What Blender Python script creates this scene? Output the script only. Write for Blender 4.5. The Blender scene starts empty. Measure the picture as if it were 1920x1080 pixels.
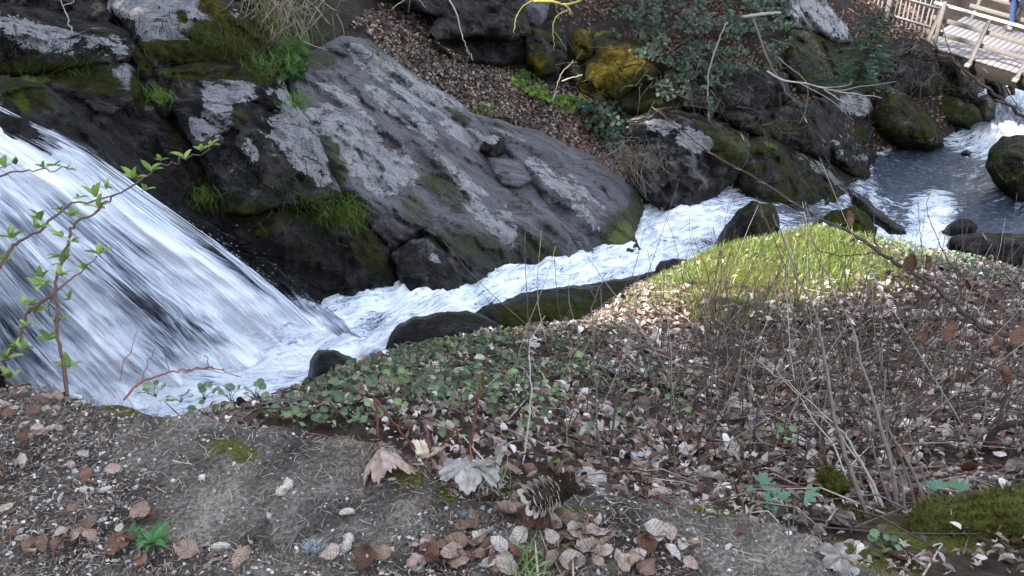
import bpy, bmesh, math, random
import numpy as np
from mathutils import Vector, Matrix, Euler
from mathutils.geometry import delaunay_2d_cdt
R = math.radians
random.seed(7); rng = np.random.default_rng(7)
scene = bpy.context.scene
COL = scene.collection

# ------------------------------------------------------------------ camera, sky, sun, exposure
CAMZ = 1.05; PITCH = R(30); F = 1493.3
cd = bpy.data.cameras.new('camera'); cam = bpy.data.objects.new('camera', cd); COL.objects.link(cam)
cd.sensor_width = 36; cd.lens = 28; cd.clip_start = .02; cd.clip_end = 400
cam.location = (0, 0, CAMZ); cam.rotation_euler = (R(90) - PITCH, 0, 0)
scene.camera = cam
SUN_EL, SUN_AZ = R(36), R(250)          # azimuth of the sun, clockwise from +Y (from the left)
SUNV = np.array([math.sin(SUN_AZ)*math.cos(SUN_EL), math.cos(SUN_AZ)*math.cos(SUN_EL), math.sin(SUN_EL)])
w = bpy.data.worlds.new('World'); scene.world = w; w.use_nodes = True
wn = w.node_tree; bg = wn.nodes['Background']
sky = wn.nodes.new('ShaderNodeTexSky'); sky.sky_type = 'NISHITA'; sky.sun_disc = False
sky.sun_elevation = SUN_EL; sky.sun_rotation = SUN_AZ; sky.dust_density = 2.0; sky.air_density = 1.0
hs = wn.nodes.new('ShaderNodeHueSaturation'); hs.inputs['Saturation'].default_value = .55
wn.links.new(sky.outputs[0], hs.inputs['Color']); wn.links.new(hs.outputs[0], bg.inputs[0])
bg.inputs[1].default_value = .15
sd = bpy.data.lights.new('sun', 'SUN'); sd.energy = 3.2; sd.angle = R(.6); sd.color = (1, .94, .84)
sun = bpy.data.objects.new('sun', sd); COL.objects.link(sun)
sun.rotation_euler = Vector(SUNV).to_track_quat('Z', 'Y').to_euler()
scene.view_settings.view_transform = 'Standard'; scene.view_settings.look = 'None'
scene.view_settings.exposure = 2.52; scene.view_settings.gamma = 1
scene.cycles.use_denoising = True
scene.cycles.max_bounces = 6; scene.cycles.transparent_max_bounces = 12

# ------------------------------------------------------------------ geometry of the view (only used to read places off the photograph)
def ray(u, v):
    a = (np.asarray(u, float) - 960)/F; b = (540 - np.asarray(v, float))/F
    return np.stack([a + 0*b, math.cos(PITCH) + b*math.sin(PITCH) + 0*a, -math.sin(PITCH) + b*math.cos(PITCH) + 0*a], -1)
def P(u, v, t):
    p = ray(u, v)*np.asarray(t, float)[..., None]; p[..., 2] += CAMZ; return p
def PZ(u, v, z):
    d = ray(u, v); t = (np.asarray(z, float) - CAMZ)/d[..., 2]
    return P(u, v, t)
def proj(p):
    p = np.asarray(p, float); x = p[..., 0]; y = p[..., 1]; z = p[..., 2] - CAMZ
    t = y*math.cos(PITCH) - z*math.sin(PITCH); up = y*math.sin(PITCH) + z*math.cos(PITCH)
    ts = np.where(np.abs(t) < 1e-6, 1e-6, t)
    return 960 + F*x/ts, 540 - F*up/ts, t

# ------------------------------------------------------------------ noise (numpy gradient noise)
_perm = np.random.default_rng(3).permutation(256); _perm = np.concatenate([_perm]*3)
_g = np.random.default_rng(5).normal(size=(256, 3)); _g /= np.linalg.norm(_g, axis=1)[:, None]
def gnoise(p):
    p = np.asarray(p, float); i = np.floor(p).astype(int); f = p - i; i &= 255
    w_ = f*f*f*(f*(f*6 - 15) + 10); out = 0
    for dx in (0, 1):
        for dy in (0, 1):
            for dz in (0, 1):
                h = _perm[_perm[_perm[i[..., 0] + dx] + i[..., 1] + dy] + i[..., 2] + dz] & 255
                d = (_g[h]*(f - np.array([dx, dy, dz]))).sum(-1)
                wt = (w_[..., 0] if dx else 1 - w_[..., 0])*(w_[..., 1] if dy else 1 - w_[..., 1])*(w_[..., 2] if dz else 1 - w_[..., 2])
                out = out + d*wt
    return out*1.6
def fbm(p, o=4, lac=2.1, gain=.5):
    s = 0; a = 1; p = np.asarray(p, float).copy()
    for k in range(o):
        s = s + a*gnoise(p + 17.3*k); a *= gain; p = p*lac
    return s
def facets(p):
    """broken rock planes: every cell of space carries its own tilted plane"""
    p = np.asarray(p, float); i = np.floor(p).astype(int); best = np.full(p.shape[:-1], 1e9); out = np.zeros(p.shape[:-1])
    for dx in (-1, 0, 1):
        for dy in (-1, 0, 1):
            for dz in (-1, 0, 1):
                j = (i + np.array([dx, dy, dz])); k = j & 255
                h = _perm[_perm[_perm[k[..., 0]] + k[..., 1]] + k[..., 2]] & 255
                c = j + .5 + .45*_g[h]; r = p - c; d = (r*r).sum(-1); g2 = _g[(h*7 + 31) & 255]
                v = (r*g2).sum(-1)*1.1 + g2[..., 0]*.35; m = d < best
                out = np.where(m, v, out); best = np.where(m, d, best)
    return out
def sstep(a, b, x):
    t = np.clip((x - a)/(b - a), 0, 1); return t*t*(3 - 2*t)

# ------------------------------------------------------------------ mesh helpers
def new_mesh(name, V, Fc, mats=(), smooth=True, attrs=None, uv=None):
    """Fc: (n,3)/(n,4) int array or list of lists"""
    me = bpy.data.meshes.new(name)
    V = np.ascontiguousarray(V, dtype=np.float32)
    if isinstance(Fc, np.ndarray):
        n, k = Fc.shape
        me.vertices.add(len(V)); me.vertices.foreach_set('co', V.ravel())
        me.loops.add(n*k); me.loops.foreach_set('vertex_index', np.ascontiguousarray(Fc, dtype=np.int32).ravel())
        me.polygons.add(n); me.polygons.foreach_set('loop_start', np.arange(0, n*k, k, dtype=np.int32))
        me.update(calc_edges=True)
    else:
        me.from_pydata(V.tolist(), [], Fc); me.update()
    if smooth:
        me.polygons.foreach_set('use_smooth', np.ones(len(me.polygons), dtype=bool))
    for m in mats: me.materials.append(m)
    for k, a in (attrs or {}).items():
        a = np.asarray(a, dtype=np.float32)
        if a.ndim == 1:
            at = me.attributes.new(k, 'FLOAT', 'POINT'); at.data.foreach_set('value', a)
        else:
            if a.shape[1] == 3: a = np.concatenate([a, np.ones((len(a), 1), np.float32)], 1)
            at = me.attributes.new(k, 'FLOAT_COLOR', 'POINT'); at.data.foreach_set('color', np.ascontiguousarray(a).ravel())
    me.validate()
    return me
def link(name, me, parent=None, loc=None, rot=None, scale=None, **props):
    o = bpy.data.objects.new(name, me); COL.objects.link(o)
    if parent is not None: o.parent = parent
    if loc is not None: o.location = loc
    if rot is not None: o.rotation_euler = rot
    if scale is not None: o.scale = (scale,)*3 if np.isscalar(scale) else scale
    for k, v in props.items(): o[k] = v
    return o
def thing(name, label, category, loc=(0, 0, 0), group=None, rot=None):
    o = link(name, None, loc=[float(c) for c in loc], rot=rot, label=label, category=category)
    o.empty_display_size = .1
    if group: o['group'] = group
    return o
def tube(pts, rad, sides=6, cap=True):
    pts = np.asarray(pts, float); n = len(pts); rad = np.broadcast_to(np.asarray(rad, float), (n,))
    tan = np.gradient(pts, axis=0); tan /= np.linalg.norm(tan, axis=1)[:, None] + 1e-9
    up = np.array([.31, .17, .93]); up = up if abs(tan[0] @ up) < .9 else np.array([1., 0, 0])
    V = []; 
    a0 = np.cross(tan[0], up); a0 /= np.linalg.norm(a0)
    ang = np.linspace(0, 2*np.pi, sides, endpoint=False)
    for i in range(n):
        a0 = a0 - tan[i]*(a0 @ tan[i]); a0 /= np.linalg.norm(a0) + 1e-9; b0 = np.cross(tan[i], a0)
        V.append(pts[i] + rad[i]*(np.cos(ang)[:, None]*a0 + np.sin(ang)[:, None]*b0))
    V = np.concatenate(V); Fc = []
    for i in range(n - 1):
        for k in range(sides):
            k2 = (k + 1) % sides
            Fc += [[i*sides + k, i*sides + k2, (i + 1)*sides + k2], [i*sides + k, (i + 1)*sides + k2, (i + 1)*sides + k]]
    if cap:
        for i, s in ((0, -1), (n - 1, 1)):
            c = len(V); V = np.concatenate([V, pts[i:i + 1]])
            for k in range(sides):
                k2 = (k + 1) % sides
                Fc.append([c, i*sides + k, i*sides + k2] if s > 0 else [c, i*sides + k2, i*sides + k])
    return V, np.array(Fc, dtype=np.int32)
def spline(pts, n):
    pts = np.asarray(pts, float)
    if len(pts) < 3:
        return pts[0] + (pts[-1] - pts[0])*np.linspace(0, 1, n)[:, None]
    q = np.concatenate([[2*pts[0] - pts[1]], pts, [2*pts[-1] - pts[-2]]]); m = len(pts) - 1; out = []
    for s in np.linspace(0, m, n):
        i = min(int(s), m - 1); t = s - i; a, b, c, d = q[i:i + 4]
        out.append(.5*((2*b) + (-a + c)*t + (2*a - 5*b + 4*c - d)*t*t + (-a + 3*b - 3*c + d)*t**3))
    return np.array(out)
class Acc:
    """collects geometry of ONE mesh"""
    def __init__(s): s.V = []; s.F = []; s.C = []; s.n = 0
    def add(s, V, Fc, c=None):
        s.V.append(V); s.F.append(np.asarray(Fc) + s.n); s.n += len(V)
        if c is not None: s.C.append(np.broadcast_to(np.asarray(c, float), (len(V), 3)))
    def mesh(s, name, mat, smooth=True):
        return new_mesh(name, np.concatenate(s.V), np.concatenate(s.F), [mat], smooth, {'col': np.concatenate(s.C)} if s.C else None)
def boxmesh(x0, x1, y0, y1, z0, z1, bev=0.0):
    bm = bmesh.new(); bmesh.ops.create_cube(bm, size=1)
    for v in bm.verts: v.co = Vector(((x0 + x1)/2 + v.co.x*(x1 - x0), (y0 + y1)/2 + v.co.y*(y1 - y0), (z0 + z1)/2 + v.co.z*(z1 - z0)))
    if bev: bmesh.ops.bevel(bm, geom=bm.edges[:], offset=bev, segments=1, affect='EDGES')
    bmesh.ops.triangulate(bm, faces=bm.faces[:])
    V = np.array([v.co[:] for v in bm.verts]); Fc = np.array([[v.index for v in f.verts] for f in bm.faces]); bm.free()
    return V, Fc
def inpoly(u, v, poly):
    poly = np.asarray(poly, float); ins = np.zeros(np.shape(u), bool); j = len(poly) - 1
    for i in range(len(poly)):
        xi, yi = poly[i]; xj, yj = poly[j]
        c = ((yi > v) != (yj > v)) & (u < (xj - xi)*(v - yi)/(yj - yi + 1e-12) + xi)
        ins ^= c; j = i
    return ins
def polydist(u, v, poly):
    poly = np.asarray(poly, float); q = np.roll(poly, -1, 0); best = np.full(np.shape(u), 1e9)
    for (ax, ay), (bx, by) in zip(poly, q):
        dx, dy = bx - ax, by - ay; L = dx*dx + dy*dy + 1e-9
        t = np.clip(((u - ax)*dx + (v - ay)*dy)/L, 0, 1)
        best = np.minimum(best, np.hypot(u - ax - t*dx, v - ay - t*dy))
    return best
def blobs(u, v, L, soft=.5):
    o = np.zeros(np.shape(u))
    for b in L:
        cx, cy, rx, ry, an, wt = b
        c, s = math.cos(R(an)), math.sin(R(an)); x = (u - cx)*c + (v - cy)*s; y = -(u - cx)*s + (v - cy)*c
        d = np.sqrt((x/rx)**2 + (y/ry)**2)
        o = np.maximum(o, wt*(1 - sstep(1 - soft, 1 + soft, d)))
    return o

# ------------------------------------------------------------------ materials
def mat(name):
    m = bpy.data.materials.new(name); m.use_nodes = True
    nt = m.node_tree; b = nt.nodes['Principled BSDF']
    return m, nt, b
def N(nt, t, **kw):
    n = nt.nodes.new(t)
    for k, v in kw.items(): setattr(n, k, v)
    return n
def noise_n(nt, scale, detail=4, rough=.55, vec=None, dist=0.0):
    n = N(nt, 'ShaderNodeTexNoise'); n.inputs['Scale'].default_value = scale; n.inputs['Detail'].default_value = detail
    n.inputs['Roughness'].default_value = rough; n.inputs['Distortion'].default_value = dist
    if vec is not None: nt.links.new(vec, n.inputs['Vector'])
    return n.outputs['Fac']
def ramp(nt, src, stops, interp='LINEAR'):
    r = N(nt, 'ShaderNodeValToRGB'); r.color_ramp.interpolation = interp; e = r.color_ramp.elements
    while len(e) < len(stops): e.new(.5)
    for el, (p, c) in zip(e, stops):
        el.position = p; el.color = (*c, 1) if len(c) == 3 else c
    nt.links.new(src, r.inputs[0]); return r.outputs[0]
def mix(nt, fac, a, b):
    m = N(nt, 'ShaderNodeMix', data_type='RGBA')
    for s, i in ((fac, 0), (a, 6), (b, 7)):
        if isinstance(s, (tuple, list)): m.inputs[i].default_value = (*s, 1)
        elif isinstance(s, (int, float)): m.inputs[i].default_value = s
        else: nt.links.new(s, m.inputs[i])
    return m.outputs[2]
def math_n(nt, op, a, b=None, c=None, clamp=False):
    m = N(nt, 'ShaderNodeMath', operation=op, use_clamp=clamp)
    for i, s in enumerate((a, b, c)):
        if s is None: continue
        if isinstance(s, (int, float)): m.inputs[i].default_value = s
        else: nt.links.new(s, m.inputs[i])
    return m.outputs[0]
def mapr(nt, src, a, b, c=0.0, d=1.0, smooth=True):
    m = N(nt, 'ShaderNodeMapRange', interpolation_type='SMOOTHSTEP' if smooth else 'LINEAR')
    for i, s in enumerate((src, a, b, c, d)):
        if isinstance(s, (int, float)): m.inputs[i].default_value = s
        else: nt.links.new(s, m.inputs[i])
    return m.outputs[0]
def objco(nt):
    return N(nt, 'ShaderNodeTexCoord').outputs['Object']
def geo_pos(nt):
    return N(nt, 'ShaderNodeNewGeometry').outputs['Position']
def attr(nt, name, out='Color'):
    return N(nt, 'ShaderNodeAttribute', attribute_name=name).outputs[out]
def bump(nt, b, h, strength=.5, dist=.05):
    n = N(nt, 'ShaderNodeBump'); n.inputs['Strength'].default_value = strength; n.inputs['Distance'].default_value = dist
    nt.links.new(h, n.inputs['Height']); nt.links.new(n.outputs[0], b.inputs['Normal'])
def sep(nt, c):
    s = N(nt, 'ShaderNodeSeparateColor'); nt.links.new(c, s.inputs[0]); return s.outputs

def rock_material():
    m, nt, b = mat('rock'); L = nt.links; pos = geo_pos(nt)
    mk = N(nt, 'ShaderNodeAttribute', attribute_name='mask'); s = sep(nt, mk.outputs['Color']); tan_ = mk.outputs['Alpha']
    n1 = noise_n(nt, 1.6, 8, .6, pos); n2 = noise_n(nt, 9, 6, .7, pos); n3 = noise_n(nt, 40, 4, .7, pos)
    # grain stretched along the bedding
    mp = N(nt, 'ShaderNodeMapping'); mp.inputs['Rotation'].default_value = (0, R(28), R(-38)); mp.inputs['Scale'].default_value = (.35, 2.2, 1.6)
    L.new(pos, mp.inputs[0]); st = noise_n(nt, 2.6, 7, .62, mp.outputs[0], .6)
    nm = noise_n(nt, 4.2, 7, .68, pos, .3)
    vc = N(nt, 'ShaderNodeTexVoronoi', feature='DISTANCE_TO_EDGE'); vc.inputs['Scale'].default_value = .9
    wv = N(nt, 'ShaderNodeVectorMath', operation='ADD'); ws = N(nt, 'ShaderNodeVectorMath', operation='SCALE'); ws.inputs['Scale'].default_value = .9
    nz = N(nt, 'ShaderNodeTexNoise'); nz.inputs['Scale'].default_value = 1.7; nz.inputs['Detail'].default_value = 5; L.new(mp.outputs[0], nz.inputs['Vector'])
    L.new(nz.outputs['Color'], ws.inputs[0]); L.new(ws.outputs[0], wv.inputs[0]); L.new(mp.outputs[0], wv.inputs[1]); L.new(wv.outputs[0], vc.inputs['Vector'])
    crack = mapr(nt, vc.outputs['Distance'], 0, .022)
    dark = ramp(nt, nm, [(.30, (.007, .007, .0065)), (.45, (.026, .0245, .0225)), (.57, (.060, .056, .050)), (.72, (.125, .116, .104))])
    grey = ramp(nt, st, [(.30, (.030, .027, .030)), (.40, (.078, .070, .077)), (.50, (.122, .110, .122)), (.60, (.16, .145, .158)), (.75, (.23, .207, .218))])
    tf = math_n(nt, 'ADD', tan_, math_n(nt, 'ADD', math_n(nt, 'MULTIPLY', math_n(nt, 'SUBTRACT', n1, .5), 1.2), math_n(nt, 'MULTIPLY', math_n(nt, 'SUBTRACT', nm, .5), .8)))
    base = mix(nt, mapr(nt, tf, .38, .62), dark, grey)
    # lichen crust: ragged, speckled
    lf = math_n(nt, 'ADD', s[0], math_n(nt, 'ADD', math_n(nt, 'MULTIPLY', math_n(nt, 'SUBTRACT', nm, .5), 1.9), math_n(nt, 'ADD', math_n(nt, 'MULTIPLY', math_n(nt, 'SUBTRACT', n2, .5), .9), math_n(nt, 'MULTIPLY', math_n(nt, 'SUBTRACT', n1, .5), .6))))
    lm = mapr(nt, lf, .47, .53)
    lm = math_n(nt, 'MULTIPLY', lm, mapr(nt, n3, .34, .46))
    lc = ramp(nt, n2, [(.3, (.25, .245, .245)), (.55, (.42, .41, .42)), (.75, (.58, .57, .56))])
    base = mix(nt, lm, base, lc)
    base = mix(nt, mapr(nt, crack, 0, 1, .8, 0.), base, (.008, .008, .007))
    # moss
    mf = math_n(nt, 'ADD', s[1], math_n(nt, 'ADD', math_n(nt, 'MULTIPLY', math_n(nt, 'SUBTRACT', n1, .5), .6), math_n(nt, 'ADD', math_n(nt, 'MULTIPLY', math_n(nt, 'SUBTRACT', st, .5), 1.1), math_n(nt, 'MULTIPLY', math_n(nt, 'SUBTRACT', n2, .5), .7))))
    mm = mapr(nt, mf, .40, .62)
    mc = ramp(nt, n2, [(.25, (.014, .018, .006)), (.5, (.050, .056, .015)), (.75, (.105, .11, .026))])
    bright = attr(nt, 'bright', 'Fac')
    mc = mix(nt, mapr(nt, math_n(nt, 'ADD', bright, math_n(nt, 'MULTIPLY', math_n(nt, 'SUBTRACT', n2, .5), .8)), .35, .65), mc, ramp(nt, n3, [(.3, (.08, .12, .012)), (.7, (.17, .23, .03))]))
    gold = attr(nt, 'gold', 'Fac')
    mc = mix(nt, gold, mc, ramp(nt, n2, [(.32, (.022, .018, .006)), (.48, (.085, .062, .010)), (.62, (.16, .115, .018)), (.78, (.20, .12, .045))]))
    base = mix(nt, mm, base, mc)
    wet = s[2]
    base = mix(nt, math_n(nt, 'MULTIPLY', wet, .55), base, (.010, .010, .011))
    L.new(base, b.inputs['Base Color'])
    rg = math_n(nt, 'SUBTRACT', mapr(nt, n2, .2, .8, .42, .7), math_n(nt, 'MULTIPLY', wet, .25))
    rg = math_n(nt, 'MAXIMUM', rg, math_n(nt, 'MULTIPLY', mm, .95)); L.new(rg, b.inputs['Roughness'])
    L.new(math_n(nt, 'ADD', .03, math_n(nt, 'ADD', math_n(nt, 'MULTIPLY', mapr(nt, tf, .38, .62), .48), math_n(nt, 'MULTIPLY', wet, .12))), b.inputs['Specular IOR Level'])
    h = math_n(nt, 'ADD', math_n(nt, 'ADD', math_n(nt, 'MULTIPLY', nm, 1.5), math_n(nt, 'ADD', math_n(nt, 'MULTIPLY', crack, .35), math_n(nt, 'MULTIPLY', n2, .7))), math_n(nt, 'ADD', math_n(nt, 'MULTIPLY', n3, .28), math_n(nt, 'ADD', math_n(nt, 'MULTIPLY', lm, .14), math_n(nt, 'MULTIPLY', st, 1.0))))
    h = math_n(nt, 'ADD', h, math_n(nt, 'MULTIPLY', mm, math_n(nt, 'MULTIPLY', noise_n(nt, 120, 2, .6, pos), .35)))
    bump(nt, b, h, 1.0, .2)
    return m
def vcol_material(name, rough=.75, sub=0.0, var=.25, nscale=60, trans=False):
    m, nt, b = mat(name); c = attr(nt, 'col'); n = noise_n(nt, nscale, 3, .6, geo_pos(nt))
    k = mapr(nt, n, .25, .75, 1 - var, 1 + var, False)
    mx = N(nt, 'ShaderNodeVectorMath', operation='SCALE'); nt.links.new(c, mx.inputs[0]); nt.links.new(k, mx.inputs['Scale'])
    nt.links.new(mx.outputs[0], b.inputs['Base Color']); b.inputs['Roughness'].default_value = rough
    b.inputs['Specular IOR Level'].default_value = .12
    if trans:
        tr = N(nt, 'ShaderNodeBsdfTranslucent'); nt.links.new(mx.outputs[0], tr.inputs[0])
        ms = N(nt, 'ShaderNodeMixShader'); ms.inputs[0].default_value = .3
        nt.links.new(b.outputs[0], ms.inputs[1]); nt.links.new(tr.outputs[0], ms.inputs[2]); nt.links.new(ms.outputs[0], nt.nodes['Material Output'].inputs[0])
    return m
def plain(name, stops, scale=20, rough=.8, bumpd=.01, stretch=None, bs=.5, useobj=True):
    m, nt, b = mat(name); v = objco(nt) if useobj else geo_pos(nt)
    if stretch:
        mp = N(nt, 'ShaderNodeMapping'); mp.inputs['Scale'].default_value = stretch; nt.links.new(v, mp.inputs[0]); v = mp.outputs[0]
    n = noise_n(nt, scale, 6, .65, v); nt.links.new(ramp(nt, n, stops), b.inputs['Base Color']); b.inputs['Roughness'].default_value = rough
    bump(nt, b, n, bs, bumpd); b.inputs['Specular IOR Level'].default_value = .12
    return m
M = {}
M['rock'] = rock_material()
M['leaf_litter'] = vcol_material('dry_leaves', .7, trans=True)
M['green'] = vcol_material('green_leaves', .5, var=.2, trans=True)
M['grass'] = vcol_material('grass_blades', .5, var=.15, trans=True)
M['twig'] = vcol_material('twig_bark', .8, var=.35)
M['bark'] = plain('bark', [(.3, (.035, .022, .016)), (.6, (.11, .075, .055)), (.8, (.17, .13, .10))], 60, .75, .002)

# ------------------------------------------------------------------ terrain: one height field z(x, y)
# stream cross sections: near-bank pixel, far-bank pixel, water level, foam
SEC = [((130, 830), (540, 545), -3.78, 1.0), ((420, 790), (590, 545), -3.76, 1.0), ((620, 740), (625, 530), -3.80, 1.0), ((730, 700), (730, 515), -3.90, 1.0),
       ((830, 650), (800, 525), -4.02, .95), ((930, 620), (890, 505), -4.20, .95), ((1050, 570), (1000, 480), -4.42, .95),
       ((1150, 545), (1100, 455), -4.62, .95), ((1240, 520), (1190, 430), -4.85, .9), ((1300, 500), (1205, 375), -4.98, .75),
       ((1400, 480), (1340, 350), -5.10, .55), ((1480, 475), (1460, 360), -5.40, .45), ((1560, 480), (1560, 365), -5.85, .35),
       ((1660, 500), (1630, 330), -6.38, .5), ((1740, 510), (1640, 250), -6.45, .25), ((1830, 510), (1700, 235), -6.48, .12),
       ((1960, 480), (1800, 215), -6.50, .2), ((2060, 400), (1835, 175), -6.53, .85), ((2080, 300), (1845, 130), -6.58, 1.0), ((2110, 220), (1870, 90), -6.62, 1.0)]
CT = [  # visible ground: pixel u, v and distance
 # near slope and mound
 (700, 800, 1.95), (850, 820, 2.05), (1000, 850, 2.0), (1000, 760, 2.65), (1000, 700, 3.2), (1000, 632, 4.2), (880, 650, 3.9), (750, 682, 3.5), (620, 725, 2.75), (500, 758, 2.2),
 (1300, 890, 2.1), (1300, 800, 2.9), (1300, 650, 4.3), (1300, 520, 5.6), (1180, 560, 5.2), (1100, 610, 4.6), (1390, 455, 6.3), (1480, 438, 6.6), (1600, 445, 6.6), (1700, 470, 6.2), (1900, 512, 5.8),
 (1700, 600, 4.6), (1900, 700, 3.6), (1700, 800, 2.7), (1900, 850, 2.3), (1500, 900, 2.1), (1600, 950, 1.75), (1800, 980, 1.7), (1900, 1050, 1.45), (2100, 800, 2.5), (2100, 560, 5.2), (1500, 700, 3.8), (1500, 560, 5.2),
 # left rocks beside the fall
 (-150, 0, 10.8), (0, 0, 10.9), (100, 0, 10.8), (0, 70, 9.8), (150, 100, 9.9), (60, 180, 9.1), (200, 230, 9.0), (330, 330, 9.2), (450, 450, 9.2), (560, 560, 9.1),
 (250, 0, 11.5), (450, 0, 12), (600, 0, 12.8), (430, 120, 10.7), (330, 150, 9.9), (500, 350, 9.7), (450, 200, 10.2), (640, 370, 10.1), (640, 500, 9.5), (590, 592, 9.1), (640, 556, 9.7),
 (750, 543, 10.2), (860, 545, 10.6), (950, 520, 11.3), (1080, 490, 12.2), (1200, 480, 12.9), (1215, 402, 14.5), (1260, 395, 14.8),
 (640, 80, 12.4), (590, 100, 11.8), (560, 200, 10.8), (700, 180, 12.0), (800, 300, 11.8), (900, 400, 11.8), (850, 200, 13.2), (1000, 350, 13.0), (1000, 240, 14.0), (1150, 350, 14.1),
 # leaf slope, hollow, ivy cliff
 (700, 40, 13.2), (850, 120, 14.2), (950, 200, 14.6), (1100, 270, 15.0), (1160, 320, 14.9), (880, 70, 15.6), (1000, 90, 15.9), (900, 0, 16.8), (1000, 0, 17.2),
 (1100, 150, 16.0), (1200, 180, 16.2), (1150, 50, 17.2), (1300, 100, 16.8), (1300, 200, 16.3), (1300, 0, 18.2), (1450, 100, 17.6), (1450, 0, 19.2), (1450, 210, 17.0), (1400, 310, 16.0),
 (1550, 260, 18.2), (1550, 150, 18.9), (1600, 0, 22), (1600, 330, 18.9), (1500, 380, 16.2), (1640, 290, 21.2), (1640, 200, 21.4), (1700, 150, 22.3), (1640, 60, 22.6), (1740, 90, 22.4), (1700, 20, 24.5), (1800, 150, 23.8),
 (1700, 282, 21.8), (1780, 240, 23.5), (1835, 205, 25.0), (1850, 130, 27.5), (1900, 0, 34), (1800, 0, 33), (2100, 0, 36), (2200, 120, 30)]
CW = [(-2, 3, -2.2), (-1.1, 2.1, -.75), (-4.5, 3.2, -2.3), (-7, 3, -1.8), (-8.5, 6, -1.2), (-9, 9, .5), (-12, 12, 2), (-3, 5.0, -3.9), (-4.2, 5.3, -4.1), (-.5, 4.6, -3.2), (1.3, 7.6, -3.9), (3.6, 9.5, -5.4), (6.5, 11, -6.2), (8.5, 9, -5),
      (13, 12, -6.2), (20, 17, -5), (7, 5, -1.6), (4, 2, -.6), (2, .6, 0), (-12, 20, 4), (-3, 20, 1.2), (5, 28, 0), (8, 38, 1), (-12, 40, 6), (25, 40, -3), (25, 30, -5), (25, 5, -2), (-14, -3, 0), (0, -3, 0), (25, -3, -1), (14, 45, -1), (-14, 3, -.5)]
ctrl = [P(u, v, t) for u, v, t in CT] + [np.array(c, float) for c in CW]
for (un, vn), (uf, vf), z, fm in SEC:
    a, b = PZ(un, vn, z), PZ(uf, vf, z)
    for k, dz in ((.0, -.25), (.35, -.6), (.65, -.6)):
        c = a + (b - a)*k; c[2] += dz; ctrl.append(c)
# bed under the waterfall
FALL_R = [(-80, 165, 7.05), (40, 226, 7.1), (155, 284, 7.25), (285, 378, 7.6), (405, 464, 8.0), (505, 543, 8.25), (578, 608, 8.45), (655, 672, 8.7)]
FALL_L = [(-260, 330, 6.6), (-190, 430, 6.7), (-110, 540, 6.85), (-40, 640, 7.0), (20, 720, 7.15), (70, 780, 7.3), (110, 830, 7.4), (160, 905, 7.55)]
for Ls in (FALL_R, FALL_L):
    for u, v, t in Ls[:7:2]: ctrl.append(P(u, v, t + .35))
for (a, b) in zip(FALL_R[:7:2], FALL_L[:7:2]):
    ctrl.append(P((a[0] + b[0])/2, (a[1] + b[1])/2, (a[2] + b[2])/2 + .25))
ctrl = np.array(ctrl)
# thin out controls that coincide in plan
keep = []
for i, c in enumerate(ctrl):
    if all(np.hypot(*(c[:2] - ctrl[j][:2])) > .22 for j in keep): keep.append(i)
ctrl = ctrl[keep]
def _phi(r2): return np.where(r2 > 1e-12, r2*np.log(r2 + 1e-12)*.5, 0)
_n = len(ctrl); _A = np.zeros((_n + 3, _n + 3)); _d2 = ((ctrl[:, None, :2] - ctrl[None, :, :2])**2).sum(-1)
_A[:_n, :_n] = _phi(_d2) + np.eye(_n)*.02; _A[:_n, _n] = 1; _A[:_n, _n + 1:] = ctrl[:, :2]; _A[_n, :_n] = 1; _A[_n + 1:, :_n] = ctrl[:, :2].T
_w = np.linalg.solve(_A, np.concatenate([ctrl[:, 2], [0, 0, 0]]))
EDGE_PX = [(-500, 690), (-200, 700), (0, 716), (100, 728), (180, 752), (330, 768), (480, 790), (620, 822), (740, 850), (850, 915), (960, 950), (1150, 938), (1300, 930), (1440, 968), (1560, 1020), (1680, 1062), (1850, 1110), (2200, 1180)]
edge = np.array([PZ(u, v, 0.0) for u, v in EDGE_PX])
def yedge(x): return np.interp(x, edge[:, 0], edge[:, 1])
def height(x, y, detail=True):
    x = np.asarray(x, float); y = np.asarray(y, float); sh = x.shape; x = x.ravel(); y = y.ravel(); z = np.empty_like(x)
    for s in range(0, len(x), 20000):
        xs, ys = x[s:s + 20000], y[s:s + 20000]
        r2 = (xs[:, None] - ctrl[:, 0])**2 + (ys[:, None] - ctrl[:, 1])**2
        z[s:s + 20000] = _phi(r2) @ _w[:_n] + _w[_n] + _w[_n + 1]*xs + _w[_n + 2]*ys
    p = np.stack([x, y, 0*x], -1)
    e = y - yedge(x) + .03*gnoise(p*7)
    far = sstep(6.5, 8.5, y - .2*x)
    if detail:
        z = z + .05*fbm(p*1.7, 4)*(1 - far) + .22*fbm(p*.8, 4)*far
    z = np.where(y < 1.9, np.minimum(z, .04), z)
    top = .014*fbm(p*9, 4) + .02*gnoise(p*2.3)
    k = sstep(.0, .06, e)
    z = top*(1 - k) + z*k
    return z.reshape(sh)
NR, NC = 470, 440
yr = -1.6 + 1.9*(np.exp(np.linspace(0, math.log(46/1.9), NR)) - 1)*1.0
aa = np.linspace(-1, 1, NC); aa = aa*1.0
Yg, Ag = np.meshgrid(yr, aa, indexing='ij'); Xg = Ag*(Yg*.88 + 4.2) + .22*np.clip(Yg, 0, None)
Zg = height(Xg, Yg)
GV = np.stack([Xg, Yg, Zg], -1).reshape(-1, 3)
ii = np.arange(NR*NC).reshape(NR, NC)
GF = np.stack([ii[:-1, :-1], ii[:-1, 1:], ii[1:, 1:], ii[1:, :-1]], -1).reshape(-1, 4)
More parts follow.
